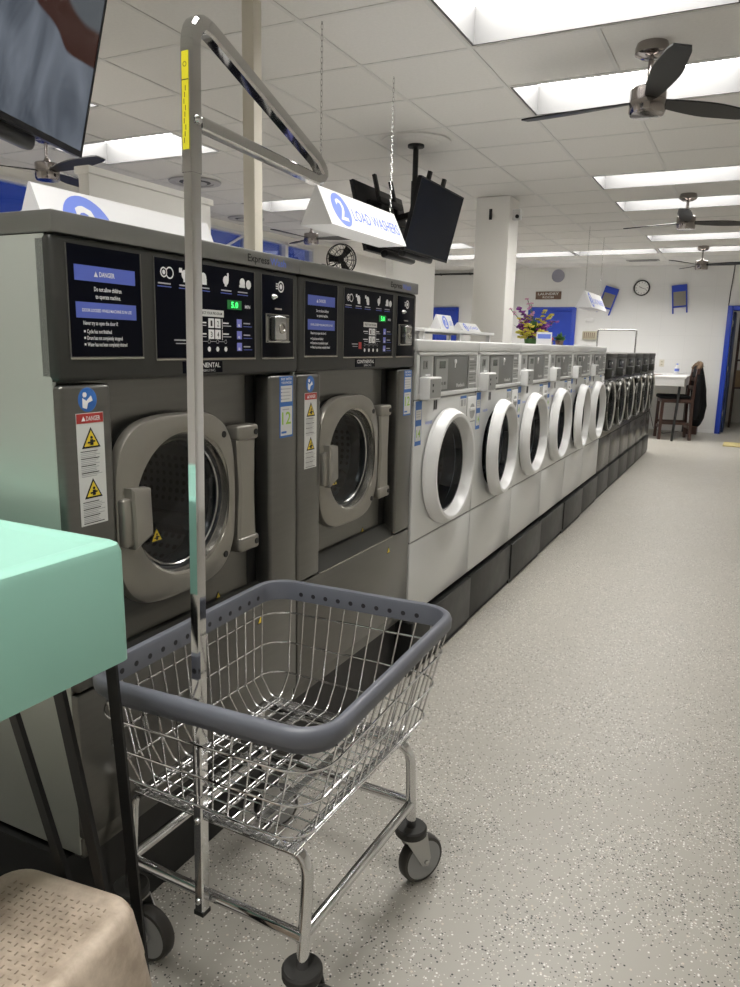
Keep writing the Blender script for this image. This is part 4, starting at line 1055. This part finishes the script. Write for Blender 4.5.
for sx in (-1, 1):
    for sy in (-1, 1):
        b = MB(); loops = []
        for z, g, w in ((ZS-.085, .009, .10), (ZS-.13, .014, .078), (.2, .028, .066), (0, .045, .060)):
            e = hs+g; t_ = .006
            o_ = [(e-w, e), (e-.05, e), (e-.031, e-.004), (e-.0146, e-.0146), (e-.004, e-.031), (e, e-.05), (e, e-w), (e-t_, e-w), (e-t_, e-.05), (e-.019, e-.019), (e-.05, e-t_), (e-w, e-t_)]
            loops.append([(sx*x, sy*y, z) for x, y in o_])
        b.loft(loops, 'beige', True, True); b.build('leg', st, smooth=40)

# ------------------------------------------------------------------ televisions
def make_tv(label, c, face, tilt, w, h, on):
    # c = centre of the screen, face = heading of the horizontal facing direction
    t = thing('television', label, 'television', (0, 0, 0), 0, 'hanging televisions')
    n0 = Vector((math.cos(face), math.sin(face), 0)); right = Vector((-n0.y, n0.x, 0))
    up = Vector((0, 0, 1))*math.cos(tilt)+n0*math.sin(tilt); n = right.cross(up)
    Mx = Matrix((right, up, n)).transposed().to_4x4(); Mx.translation = c       # x right, y up, z out
    t.matrix_world = Mx
    b = MB(); b.box(-w/2, w/2, -h/2, h/2, -.028, -.003, 'bezel', .004); b.box(-w/2+.15, w/2-.15, -h/2+.05, h/2-.12, -.06, -.026, 'bezel', .012)
    b.box(-w/2, -w/2+.010, -h/2, h/2, -.004, .002, 'bezel'); b.box(w/2-.010, w/2, -h/2, h/2, -.004, .002, 'bezel'); b.box(-w/2, w/2, h/2-.010, h/2, -.004, .002, 'bezel'); b.box(-w/2, w/2, -h/2, -h/2+.018, -.004, .002, 'bezel')
    b.build('case', t, smooth=30)
    b = MB(); b.box(-w/2+.010, w/2-.010, -h/2+.018, h/2-.010, -.003, .0, 'screen_on' if on else 'screen'); s = b.build('screen', t, smooth=0)
    b = MB(); b.box(-w/2+.1, w/2-.2, -h/2-.04, -h/2+.012, -.085, -.03, 'bezel', .018, 3); b.build('speaker_bar', t)
    return t, Mx
P0 = Vector((-2.32, 5.28, 0))
tv_b, Mb = make_tv('dark switched-off television facing the aisle on the ceiling pole', Vector((-2.19, 5.384, 2.265)), 0.0, math.radians(14.4), .84, .50, False)
tv_c, Mc = make_tv('dark television facing the windows, behind the aisle-facing one', Vector((-2.62, 5.38, 2.275)), PI, math.radians(14.4), .84, .50, False)
def tv_mount(label, px, py, Ms, zlow):
    t = thing('television_mount', label, 'television mount', (px, py, CEIL-.02), 0, 'ceiling mounts for the televisions')
    b = MB(); b.lathe([(.06, 0), (.06, -.02), (.02, -.03)], (0, 0, 0), (0, 0, 1), 'black', 20); b.cyl((0, 0, -.01), (0, 0, -.30), .020, 'black', 16); b.cyl((0, 0, -.25), (0, 0, zlow-CEIL+.02), .027, 'black', 16); b.build('pole', t)
    inv = Matrix.Translation((-px, -py, -(CEIL-.02)))
    for Mx in Ms:
        b = MB(); b.M = inv @ Mx
        for x in (-.14, .14): b.box(x-.018, x+.018, -.20, .32, -.088, -.062, 'black', .003)
        b.box(-.2, .2, -.03, .03, -.115, -.086, 'black', .003); b.box(-.2, .2, .10, .14, -.115, -.086, 'black', .003); b.build('bracket', t)
        b = MB(); c = (inv @ Mx) @ Vector((0, .0, -.11)); b.sweep([c, Vector((0, 0, c.z+.02))], [(-.02, -.02), (.02, -.02), (.02, .02), (-.02, .02)], 'black'); b.build('arm', t, smooth=0)
    return t
tv_mount('black ceiling pole carrying the two back-to-back televisions', P0.x-.01, P0.y+.03, [Mb, Mc], 2.20)
BRc = Vector((-2.0, 1.879, 1.946)); bdir = Vector((-.34, .94, 0)); n0 = Vector((.94, .34, 0)); ti = math.radians(13.5)
upv = Vector((0, 0, 1))*math.cos(ti)+n0*math.sin(ti)
tw_, tht = 1.06, .62
tv_a, Ma = make_tv('lit television in the top left corner showing pale bedding', BRc - bdir.normalized()*tw_/2 + upv*tht/2, math.atan2(.34, .94), ti, tw_, tht, True)
cA = Ma @ Vector((0, 0, -.3)); tv_mount('black ceiling mount behind the lit television in the top left corner', cA.x, cA.y, [Ma], 2.1)

# ------------------------------------------------------------------ triangular load signs
def sign(label, loc, L=.86, hw=.088, hh=.178, num='2', txt='LOAD WASHERS', chains=True, mirror=False, ztop=CEIL):
    t = thing('load_sign', label, 'sign', loc, 0, 'triangular load signs')
    b = MB(); tri = [(-hw, 0, 0), (hw, 0, 0), (.004, 0, hh), (-.004, 0, hh)]
    b.prism(tri, (0, L, 0), 'board')
    d = Vector((-(hw-.004), 0, hh)).normalized(); n = Vector((d.z, 0, -d.x)) if True else None
    n = Vector((hh, 0, hw-.004)).normalized(); sl = math.hypot(hw-.004, hh)
    def P(y, s): return Vector((hw, y, 0)) + d*s + n*.0012
    # blue disc with the number
    R_ = .45*sl; cc = P(.075+R_, sl*.50); k = 32
    b.add([cc + Vector((0, 1, 0))*R_*math.cos(2*PI*i/k) + d*R_*math.sin(2*PI*i/k) for i in range(k)], [list(range(k))], 'sign_blue')
    b.text(num, P(.075+R_, sl*.22)+n*.001, YV, d, sl*.56, 'board', sl*.40, 'CENTER')
    b.text(txt, P(.10+2*R_, sl*.31), YV, d, sl*.32, 'sign_blue', L-.13-2*R_)
    b.text('YOUR SIDE', P(.052, sl*.12), tuple(d), (0, -1, 0), .010, 'print_g', .06)
    b.build('board', t, smooth=0)
    if chains:
        for y in (.04, L-.04):
            b = MB(); z = hh-.004; top = ztop-loc[2]; i = 0; p = .0235
            while z < top:
                r_ = [];
                for q in range(10):
                    a = 2*PI*q/10; r_.append((.0052*math.cos(a)*(1 if i % 2 else 0), y+.0052*math.cos(a)*(0 if i % 2 else 1), min(top, z+p/2+p*.62*math.sin(a))))
                b.tube(r_, .0013, 'chrome_d', 4, closed=True); z += p; i += 1
            b.build('chain', t, smooth=60)
    return t
sign('white triangular sign reading 2 LOAD WASHERS hung on chains near the televisions', (-1.918, 3.22, 1.930))
sign('white triangular load sign lying on top of the nearest grey washer', (-1.83, 1.53, 1.606), L=.76, hh=.19, chains=False)
sign('small-looking white triangular sign hung above the far washers', (-1.90, 9.55, 1.875), L=1.05, hw=.10, hh=.20)
sign('white triangular sign standing on the bench behind the white washers, nearer one', (-2.2, 5.5, 1.50), L=.3, hw=.05, hh=.115, txt='LOAD', chains=False)
sign('white triangular sign with big blue number on the bench, farther one', (-2.2, 5.98, 1.50), L=.45, hw=.06, hh=.07, txt='LOAD', chains=False)

# ------------------------------------------------------------------ things behind the washers
bench = thing('folding_bench', 'white shelf bench with thin legs behind the white washers', 'bench', (-2.3, 4.95, 0))
b = MB(); b.box(-.2, .24, 0, 1.6, 1.475, 1.50, 'white_trim', .004); b.build('top', bench)
b = MB(); b.box(-.2, .24, .02, 1.58, 1.40, 1.415, 'chrome_d', .003); b.build('rail', bench)
for x in (-.17, .20):
    for y in (.05, .8, 1.55):
        b = MB(); b.box(x-.016, x+.016, y-.016, y+.016, 0, 1.476, 'white_trim'); b.build('leg', bench, smooth=0)
for i, (y0, y1, zt_, lab) in enumerate(((2.86, 3.80, 2.205, 'free-standing white partition panel with capped top behind the nearest grey washer'), (6.40, 7.42, 2.26, 'white partition panel behind the television pole, left of the square column'))):
    b = MB(); b.box(-.07, 0, 0, y1-y0, 0, zt_-.035, 'wall_plain', .003); b.box(-.085, .015, -.012, y1-y0+.012, zt_-.035, zt_, 'wall_plain', .004)
    o = tag(b.build('partition_panel'), lab, 'partition', 'white partition panels'); o.location = (-3.0, y0, 0)
# garment rail behind the dark washers
rk = thing('garment_rail', 'chrome hanging rail frame standing past the end of the dark washers', 'garment rail', (-1.86, 12.0, 0))
b = MB(); b.tube(fillet([(-.28, 0, .06), (-.28, 0, 1.67), (.28, 0, 1.67), (.28, 0, .06)], .03, 4), .012, 'chrome_d', 10); b.build('rail', rk)
for x in (-.28, .28):
    b = MB(); b.box(x-.015, x+.015, -.22, .22, .03, .06, 'chrome_d', .004); b.cyl((x-.012, -.2, .03), (x+.012, -.2, .03), .03, 'rubber'); b.cyl((x-.012, .2, .03), (x+.012, .2, .03), .03, 'rubber'); b.build('foot', rk)
# flowers on the white washers
def stem_flower(t, x0, y0, dx, dy, h, m, n, spread, sz):
    b = MB(); pts = [(x0+dx*s*s, y0+dy*s*s, h*s) for s in (0, .25, .5, .75, 1)]
    b.tube(pts, .003, 'leaf', 6)
    for k in range(n):
        s = .5+.5*k/max(1, n-1); a = k*2.4; r_ = spread*(1.15-s*.75)
        c = Vector((x0+dx*s*s+r_*math.cos(a), y0+dy*s*s+r_*math.sin(a), h*s+.01*random.uniform(-1, 1)))
        for q in range(5):
            a2 = 2*PI*q/5+k; p = c+Vector((math.cos(a2)*sz*.6, math.sin(a2)*sz*.6, .25*sz*math.sin(3*a2)))
            b.sphere(p, sz*.55, m, 6, sz=.5)
        b.sphere(c, sz*.25, 'ylw_petal', 6)
    b.build('flower_stem', t, smooth=60)
fl = thing('flower_arrangement', 'purple, pink and yellow artificial flowers in a pot on the white washers', 'flowers', (-1.62, 6.15, 1.401))
b = MB(); b.lathe([(.05, 0), (.06, .05), (.055, .05), (.045, .02)], (0, 0, 0), (0, 0, 1), 'leaf', 20); b.build('pot', fl)
random.seed(11)
for (dx, dy, h, m, n, sp, sz) in ((-.10, -.06, .30, 'purple', 11, .03, .022), (-.06, -.05, .36, 'pink', 8, .022, .016), (-.14, -.05, .28, 'pink', 7, .02, .015), (.10, .02, .20, 'purple', 11, .035, .022), (.17, .06, .19, 'purple', 9, .03, .02), (-.02, .0, .24, 'ylw_petal', 9, .035, .02), (.06, .0, .16, 'ylw_petal', 9, .04, .02), (.12, .02, .27, 'ylw_petal', 8, .03, .018), (.0, -.06, .12, 'ylw_petal', 9, .04, .02), (-.10, -.03, .20, 'ylw_petal', 8, .03, .018), (-.03, -.02, .32, 'pink', 6, .02, .014), (-.09, -.08, .16, 'purple', 12, .045, .026), (.13, -.03, .15, 'purple', 12, .04, .026), (.02, -.10, .15, 'ylw_petal', 11, .05, .024), (-.05, -.09, .10, 'ylw_petal', 11, .05, .024), (.09, -.08, .11, 'ylw_petal', 10, .05, .024), (.16, .0, .24, 'ylw_petal', 8, .03, .02)):
    stem_flower(fl, random.uniform(-.03, .03), random.uniform(-.03, .03), dx, dy, h, m, n, sp, sz)
b = MB()
for k in range(26):
    a = random.uniform(0, 2*PI); L = random.uniform(.10, .2); e = random.uniform(.3, 1.2)
    d = Vector((math.cos(a)*math.cos(e), math.sin(a)*math.cos(e), math.sin(e))); s = d.cross(Vector((0, 0, 1))).normalized()*.016; c = Vector((0, 0, .06))
    up_ = s.cross(d).normalized()*.003
    b.loft([[c-s*.3, c+up_, c+s*.3, c-up_], [c+d*L*.5-s, c+d*L*.5+up_, c+d*L*.5+s, c+d*L*.5-up_], [c+d*L-s*.05, c+d*L+up_*.2, c+d*L+s*.05, c+d*L-up_*.2]], 'leaf', True, True)
b.build('leaves', fl, smooth=0)
pl = thing('potted_plant', 'small dark green leafy plant on the white washers right of the flowers', 'plant', (-1.58, 6.98, 1.401))
b = MB(); b.lathe([(.03, 0), (.042, .05), (.038, .05)], (0, 0, 0), (0, 0, 1), 'plaque', 16); b.build('pot', pl)
b = MB()
for k in range(34):
    a = random.uniform(0, 2*PI); e = random.uniform(.1, 1.4); L = random.uniform(.04, .09); d = Vector((math.cos(a)*math.cos(e), math.sin(a)*math.cos(e), math.sin(e))); s = d.cross(Vector((0, 0, 1))).normalized()*.018; c = Vector((0, 0, .04)); up_ = s.cross(d).normalized()*.003
    b.loft([[c-s*.2, c+up_, c+s*.2, c-up_], [c+d*L*.6-s, c+d*L*.6+up_, c+d*L*.6+s, c+d*L*.6-up_], [c+d*L-s*.05, c+d*L+up_*.2, c+d*L+s*.05, c+d*L-up_*.2]], 'leaf', True, True)
b.build('leaves', pl, smooth=0)
rp_ = thing('potted_plant', 'small low pot of red flowers on the white washers', 'plant', (-1.55, 6.45, 1.401))
b = MB(); b.lathe([(.03, 0), (.04, .03), (.036, .03)], (0, 0, 0), (0, 0, 1), 'plaque', 16); b.build('pot', rp_)
b = MB()
for k in range(16): b.sphere((random.uniform(-.04, .04), random.uniform(-.04, .04), random.uniform(.03, .06)), .014, 'red_petal', 6)
b.build('blossoms', rp_)
cd = MB(); cd.prism([(-.002, 0, 0), (.05, 0, 0), (.024, 0, .095)], (0, .0025, 0), 'board') if False else None
cd.box(-.06, .06, -.002, .002, 0, .10, 'board'); cd.box(-.05, .05, -.0026, -.002, .05, .085, 'sign_blue'); cd.box(-.015, .015, .002, .04, 0, .004, 'board')
o = tag(cd.build('notice_card', smooth=0), 'white notice card standing in front of the flowers', 'card'); o.location = (-1.48, 6.0, 1.401); o.rotation_euler = (0, 0, math.radians(18))

# ------------------------------------------------------------------ back wall fittings
YW = YB
def on_wall(bm_, name, label, cat, x, z, ry=0., group=None):
    o = tag(bm_.build(name), label, cat, group); o.location = (x, YW, z); o.rotation_euler = (0, ry, 0); return o
b = MB(); b.lathe([(.135, 0), (.135, -.03), (.12, -.035), (.112, -.03)], (0, 0, 0), (0, 1, 0), 'black', 36)
b.lathe([(.113, -.0305), (.0001, -.0305)], (0, 0, 0), (0, 1, 0), 'paper', 36, caps=False)
for k in range(12):
    a = PI*k/6; b.box(-.004, .004, -.0325, -.0305, .085, .103, 'black', X=Matrix.Rotation(a, 4, 'Y'))
b.box(-.004, .004, -.034, -.0325, -.01, .05, 'black', X=Matrix.Rotation(-1.1, 4, 'Y')); b.box(-.003, .003, -.036, -.0345, -.01, .085, 'black', X=Matrix.Rotation(1.9, 4, 'Y'))
on_wall(b, 'wall_clock', 'round wall clock with black rim and white face on the back wall', 'clock', -1.843, 2.443)
def washboard(label, x, z, ry):
    t = thing('washboard', label, 'washboard', (x, YW-.03, z), 0, 'blue washboards on the wall'); t.rotation_euler = (0, ry, 0); t.scale = (.82, 1, .93)
    b = MB()
    for sx in (-1, 1): b.box(sx*.135-.014, sx*.135+.014, -.015, .015, -.26, .25, 'blue_paint', .003)
    b.box(-.135, .135, -.013, .013, .13, .25, 'blue_paint', .003); b.box(-.135, .135, -.013, .013, -.155, -.125, 'blue_paint', .003); b.build('frame', t)
    b = MB(); b.box(-.125, .125, -.004, .006, -.13, .135, 'washboard')
    for k in range(15): b.cyl((-.125, -.005, -.118+.017*k), (.125, -.005, -.118+.017*k), .005, 'washboard', 8)
    b.build('ridged_plate', t)
washboard('blue-framed washboard tilted to the right, behind the far hanging sign', -2.40, 2.235, math.radians(17))
washboard('blue-framed washboard nearly upright, right of the wall clock', -1.21, 2.255, math.radians(-6))
b = MB(); b.box(-.235, .235, -.02, 0, -.07, .07, 'plaque', .005); b.text('LAUNDRY', (0, -.0206, .005), (1, 0, 0), ZV, .045, 'paper', .38, 'CENTER'); b.text('ROOM', (0, -.0206, -.05), (1, 0, 0), ZV, .035, 'paper', .2, 'CENTER')
on_wall(b, 'wall_plaque', 'brown wooden plaque with white lettering above the blue door', 'sign', -3.47, 2.33)
b = MB(); b.lathe([(.115, 0), (.115, -.02), (.10, -.03), (.0001, -.03)], (0, 0, 0), (0, 1, 0), 'grey_disc', 32, caps=False)
on_wall(b, 'wall_speaker', 'round grey speaker high on the back wall above the plaque', 'speaker', -3.315, 2.675)
b = MB(); b.box(-.13, .13, -.06, 0, -.075, .075, 'beige_box', .012, 3); 
for k in range(6): b.box(-.10+.035*k, -.085+.035*k, -.0612, -.059, -.05, .05, 'plaque')
on_wall(b, 'door_chime', 'beige box mounted on the back wall right of the blue door', 'wall box', -2.665, 1.62)
b = MB(); b.box(-.075, .075, -.03, 0, -.035, .035, 'white2', .01, 3); on_wall(b, 'smoke_sensor', 'small white sensor above the beige box on the back wall', 'sensor', -2.69, 1.895)
b = MB(); b.box(-.04, .04, -.01, 0, -.06, .06, 'beige_post', .003); b.box(-.015, .015, -.0105, -.009, .012, .035, 'beige_box'); b.box(-.015, .015, -.0105, -.009, -.035, -.012, 'beige_box')
on_wall(b, 'wall_outlet', 'cream wall outlet above the table at the back', 'outlet', -1.40, 1.165)
b = MB(); b.tube([(-.44, YB-.006, 2.14), (-.43, YB-.006, 2.4), (-.415, YB-.006, 2.65), (-.41, YB-.006, 2.818)], .007, 'cable', 8); tag(b.build('wall_cable'), 'black cable running up the back wall from the blue door frame', 'cable')
b = MB(); b.tube([(-5.9, 14.12, 2.74), (-4.75, 14.12, 2.74)], .018, 'cable', 8); b.box(-5.6, -5.58, 14.10, 14.19, 2.72, 2.76, 'cable'); b.box(-5.0, -4.98, 14.10, 14.19, 2.72, 2.76, 'cable'); tag(b.build('curtain_rod'), 'dark rod high on the back wall at the far left', 'rod')
# wire wall fan on the left wall
wf = thing('wall_fan', 'black wire-cage fan mounted on the left wall beyond the windows', 'fan', (XL, 10.2, 2.47))
b = MB(); b.box(0, .03, -.05, .05, -.08, .08, 'black', .005); b.tube(fillet([(.02, 0, 0), (.2, .0, .06), (.36, -.1, .11)], .06, 5), .014, 'black', 10); b.build('bracket', wf)
C0 = Vector((.40, -.15, .12)); ax = Vector((.75, -.66, -.05)).normalized()
b = MB()
for r_, o_ in ((.22, 0), (.215, .05), (.215, -.05), (.14, .075), (.07, .085)):
    e1 = ax.cross(Vector((0, 0, 1))).normalized(); e2 = ax.cross(e1)
    b.tube([C0+ax*o_+e1*r_*math.cos(2*PI*i/28)+e2*r_*math.sin(2*PI*i/28) for i in range(28)], .006, 'black', 5, closed=True)
for k in range(16):
    a = 2*PI*k/16; d = e1*math.cos(a)+e2*math.sin(a)
    b.tube([C0+ax*.088+d*.03, C0+ax*.075+d*.16, C0+d*.22, C0-ax*.06+d*.18, C0-ax*.08+d*.05], .003, 'black', 4)
b.build('cage', wf)
b = MB(); b.cyl(C0-ax*.14, C0-ax*.04, .06, 'black', 18); b.build('motor', wf)
for k in range(3):
    a = 2*PI*k/3; d = e1*math.cos(a)+e2*math.sin(a); s = ax.cross(d)
    b = MB(); b.loft([[C0+d*.04-s*.03-ax*.01, C0+d*.04+s*.03+ax*.01, C0+d*.04+s*.03+ax*.014, C0+d*.04-s*.03-ax*.006], [C0+d*.2-s*.08-ax*.02, C0+d*.2+s*.05+ax*.02, C0+d*.2+s*.05+ax*.024, C0+d*.2-s*.08-ax*.016]], 'fan_blade', True, True); b.build('blade', wf, smooth=0)

# ------------------------------------------------------------------ table, bar chair and coat at the back wall
tb = thing('folding_table', 'white thick-edged folding table against the back wall', 'table', (-1.70, 12.50, .0))
b = MB(); b.box(-.95, .84, 0, 1.66, .965, 1.0, 'white2', .004); b.build('top', tb)
b = MB(); b.box(-.93, .82, .015, .035, .845, .965, 'white2', .002); b.box(-.93, .82, 1.62, 1.64, .845, .965, 'white2', .002); b.box(-.93, -.91, .035, 1.62, .845, .965, 'white2', .002); b.box(.80, .82, .035, 1.62, .845, .965, 'white2', .002); b.build('apron', tb)
for (x0, y0, x1, y1) in ((.76, .06, .72, -.03), (-.85, .06, -.85, .0), (.76, 1.58, .76, 1.58), (-.85, 1.58, -.85, 1.58)):
    b = MB(); b.sweep([(x0, y0, .965), (x1, y1, 0)], [(-.018, -.018), (.018, -.018), (.018, .018), (-.018, .018)], 'black', up=(0, 1, 0)); b.build('leg', tb, smooth=0)
b = MB(); b.box(-.2, .2, -.1, .1, 0, .006, 'plaque', .002); b.box(-.17, -.02, -.08, .08, .006, .008, 'paper'); o = tag(b.build('notebook', smooth=0), 'flat brown notebook lying on the white table', 'notebook'); o.location = (-1.45, 12.85, 1.0); o.rotation_euler = (0, 0, .3)
b = MB(); b.lathe([(.035, 0), (.038, .06), (.036, .10), (.015, .125), (.015, .15)], (0, 0, 0), (0, 0, 1), 'board', 18); b.lathe([(.0385, .04), (.0385, .085)], (0, 0, 0), (0, 0, 1), 'sign_blue', 18, caps=False); b.lathe([(.017, .15), (.017, .17)], (0, 0, 0), (0, 0, 1), 'sign_blue', 14); o = tag(b.build('spray_bottle'), 'small white bottle with blue label on the white table', 'bottle'); o.location = (-1.12, 13.9, 1.0)
ch = thing('bar_chair', 'dark brown wooden bar chair pushed in beside the white table', 'chair', (-1.02, 12.90, 0), math.radians(14))
hw = .215
for sx in (-1, 1):
    for sy in (-1, 1):
        b = MB(); zt_ = 1.12 if sx > 0 else .64
        b.sweep([(sx*(hw+.012), sy*(hw+.008), 0), (sx*hw, sy*hw, .62)] + ([(hw+.05, sy*hw, 1.12)] if sx > 0 else []), [(-.022, -.022), (.022, -.022), (.022, .022), (-.022, .022)], 'wood_dark', up=(0, 1, 0)); b.build('leg', ch, smooth=0)
b = MB(); b.box(-hw-.02, hw+.02, -hw-.02, hw+.02, .58, .64, 'wood_dark', .008); b.build('seat_frame', ch)
b = MB(); b.box(-hw-.05, hw-.03, -hw-.015, hw+.015, .64, .70, 'cloth_black', .025, 3); b.build('cushion', ch)
b = MB()
for sy in (-1, 1): b.box(-hw, hw, sy*hw-.012, sy*hw+.012, .24, .28, 'wood_dark', .003)
for sx in (-1, 1): b.box(sx*hw-.012, sx*hw+.012, -hw, hw, .17, .21, 'wood_dark', .003)
b.build('stretchers', ch)
b = MB()
for z in (.82, .95, 1.08):
    o_ = hw+.05*(z-.62)/.5; b.box(o_-.012, o_+.012, -hw, hw, z-.03, z+.03, 'wood_dark', .006)
b.build('back_slats', ch)
# coat draped over the chair back
ct = thing('black_coat', 'black coat with brown fur hood hung over the back of the bar chair', 'coat', (-1.02, 12.90, 0), math.radians(14))
b = MB(); loops = []
for z, xo, dx, wy_ in ((1.155, .268, .03, .19), (1.13, .275, .055, .225), (1.0, .29, .075, .24), (.8, .315, .10, .25), (.55, .325, .115, .26), (.35, .32, .10, .25), (.24, .31, .07, .22), (.22, .30, .04, .20)):
    loop = []
    for i in range(28):
        a = 2*PI*i/28; wob = 1+.10*math.sin(5*a+z*9)*(1.3-z) + .05*math.sin(9*a+z*5)
        loop.append((xo+.02+dx*math.cos(a)*wob, wy_*math.sin(a)*wob, z))
    loops.append(loop)
b.loft(loops, 'cloth_black', True, True)
b.build('coat_body', ct, smooth=70)
b = MB(); pts = []
for i in range(15):
    a = PI*i/14; pts.append((.265+.045*math.sin(a), -.19*math.cos(a), 1.10+.085*math.sin(a)))
b.tube(pts, .045, 'fur', 12)
for k in range(120):
    i = random.randint(1, 13); c = Vector(pts[i]); d = Vector((random.gauss(0, 1), random.gauss(0, 1), random.gauss(0, 1))).normalized()
    s = d.cross(Vector((.3, .5, .8))).normalized()*.004; p = c+d*.042
    b.add([p-s, p+s, p+d*.022], [(0, 1, 2)], 'fur')
b.build('fur_hood', ct, smooth=70)
b = MB(); loops = []
for z, rx_, ry_ in ((1.03, .05, .06), (.8, .05, .055), (.55, .048, .05), (.36, .045, .05), (.33, .03, .035)):
    loops.append([(.29+rx_*math.cos(2*PI*i/14), -.255+ry_*math.sin(2*PI*i/14), z) for i in range(14)])
b.loft(loops, 'cloth_black', True, True); b.build('sleeve', ct, smooth=70)
b = MB(); b.box(-.1, .1, -.13, .13, 0, .15, 'wood_dark', .01); b.box(-.102, .102, -.132, .132, .13, .15, 'plaque', .003); o = tag(b.build('storage_crate'), 'small dark box on the floor behind the bar chair', 'box'); o.location = (-.80, 13.85, 0)
b = MB(); b.box(-.35, .35, -.28, .28, 0, .012, 'yellow_mat', .004); b.box(-.33, .33, -.26, .26, .012, .013, 'yellow_mat'); o = tag(b.build('door_mat'), 'pale yellow mat on the floor in front of the blue doorway', 'mat'); o.location = (.10, 12.55, 0)
b = MB(); b.tube([(-1.55, 13.95, .97), (-1.5, 13.6, .5), (-1.35, 13.3, .12), (-1.2, 13.4, .02), (-1.0, 13.9, .02)], .005, 'cable', 6); tag(b.build('power_cord'), 'thin dark cord hanging below the white table', 'cord')

# ------------------------------------------------------------------ world and exposure
wd = bpy.data.worlds.new('dusk'); sc.world = wd; wd.use_nodes = True
bg = wd.node_tree.nodes['Background']; bg.inputs['Color'].default_value = (.0065, .017, .085, 1); bg.inputs['Strength'].default_value = 1.0
sc.view_settings.view_transform = 'Standard'
try: sc.view_settings.look = 'None'
except Exception: pass
sc.view_settings.gamma = 1; sc.view_settings.use_curve_mapping = False
sc.view_settings.exposure = 1.28
sc.cycles.use_denoising = True
sc.cycles.max_bounces = 10; sc.cycles.transparent_max_bounces = 16
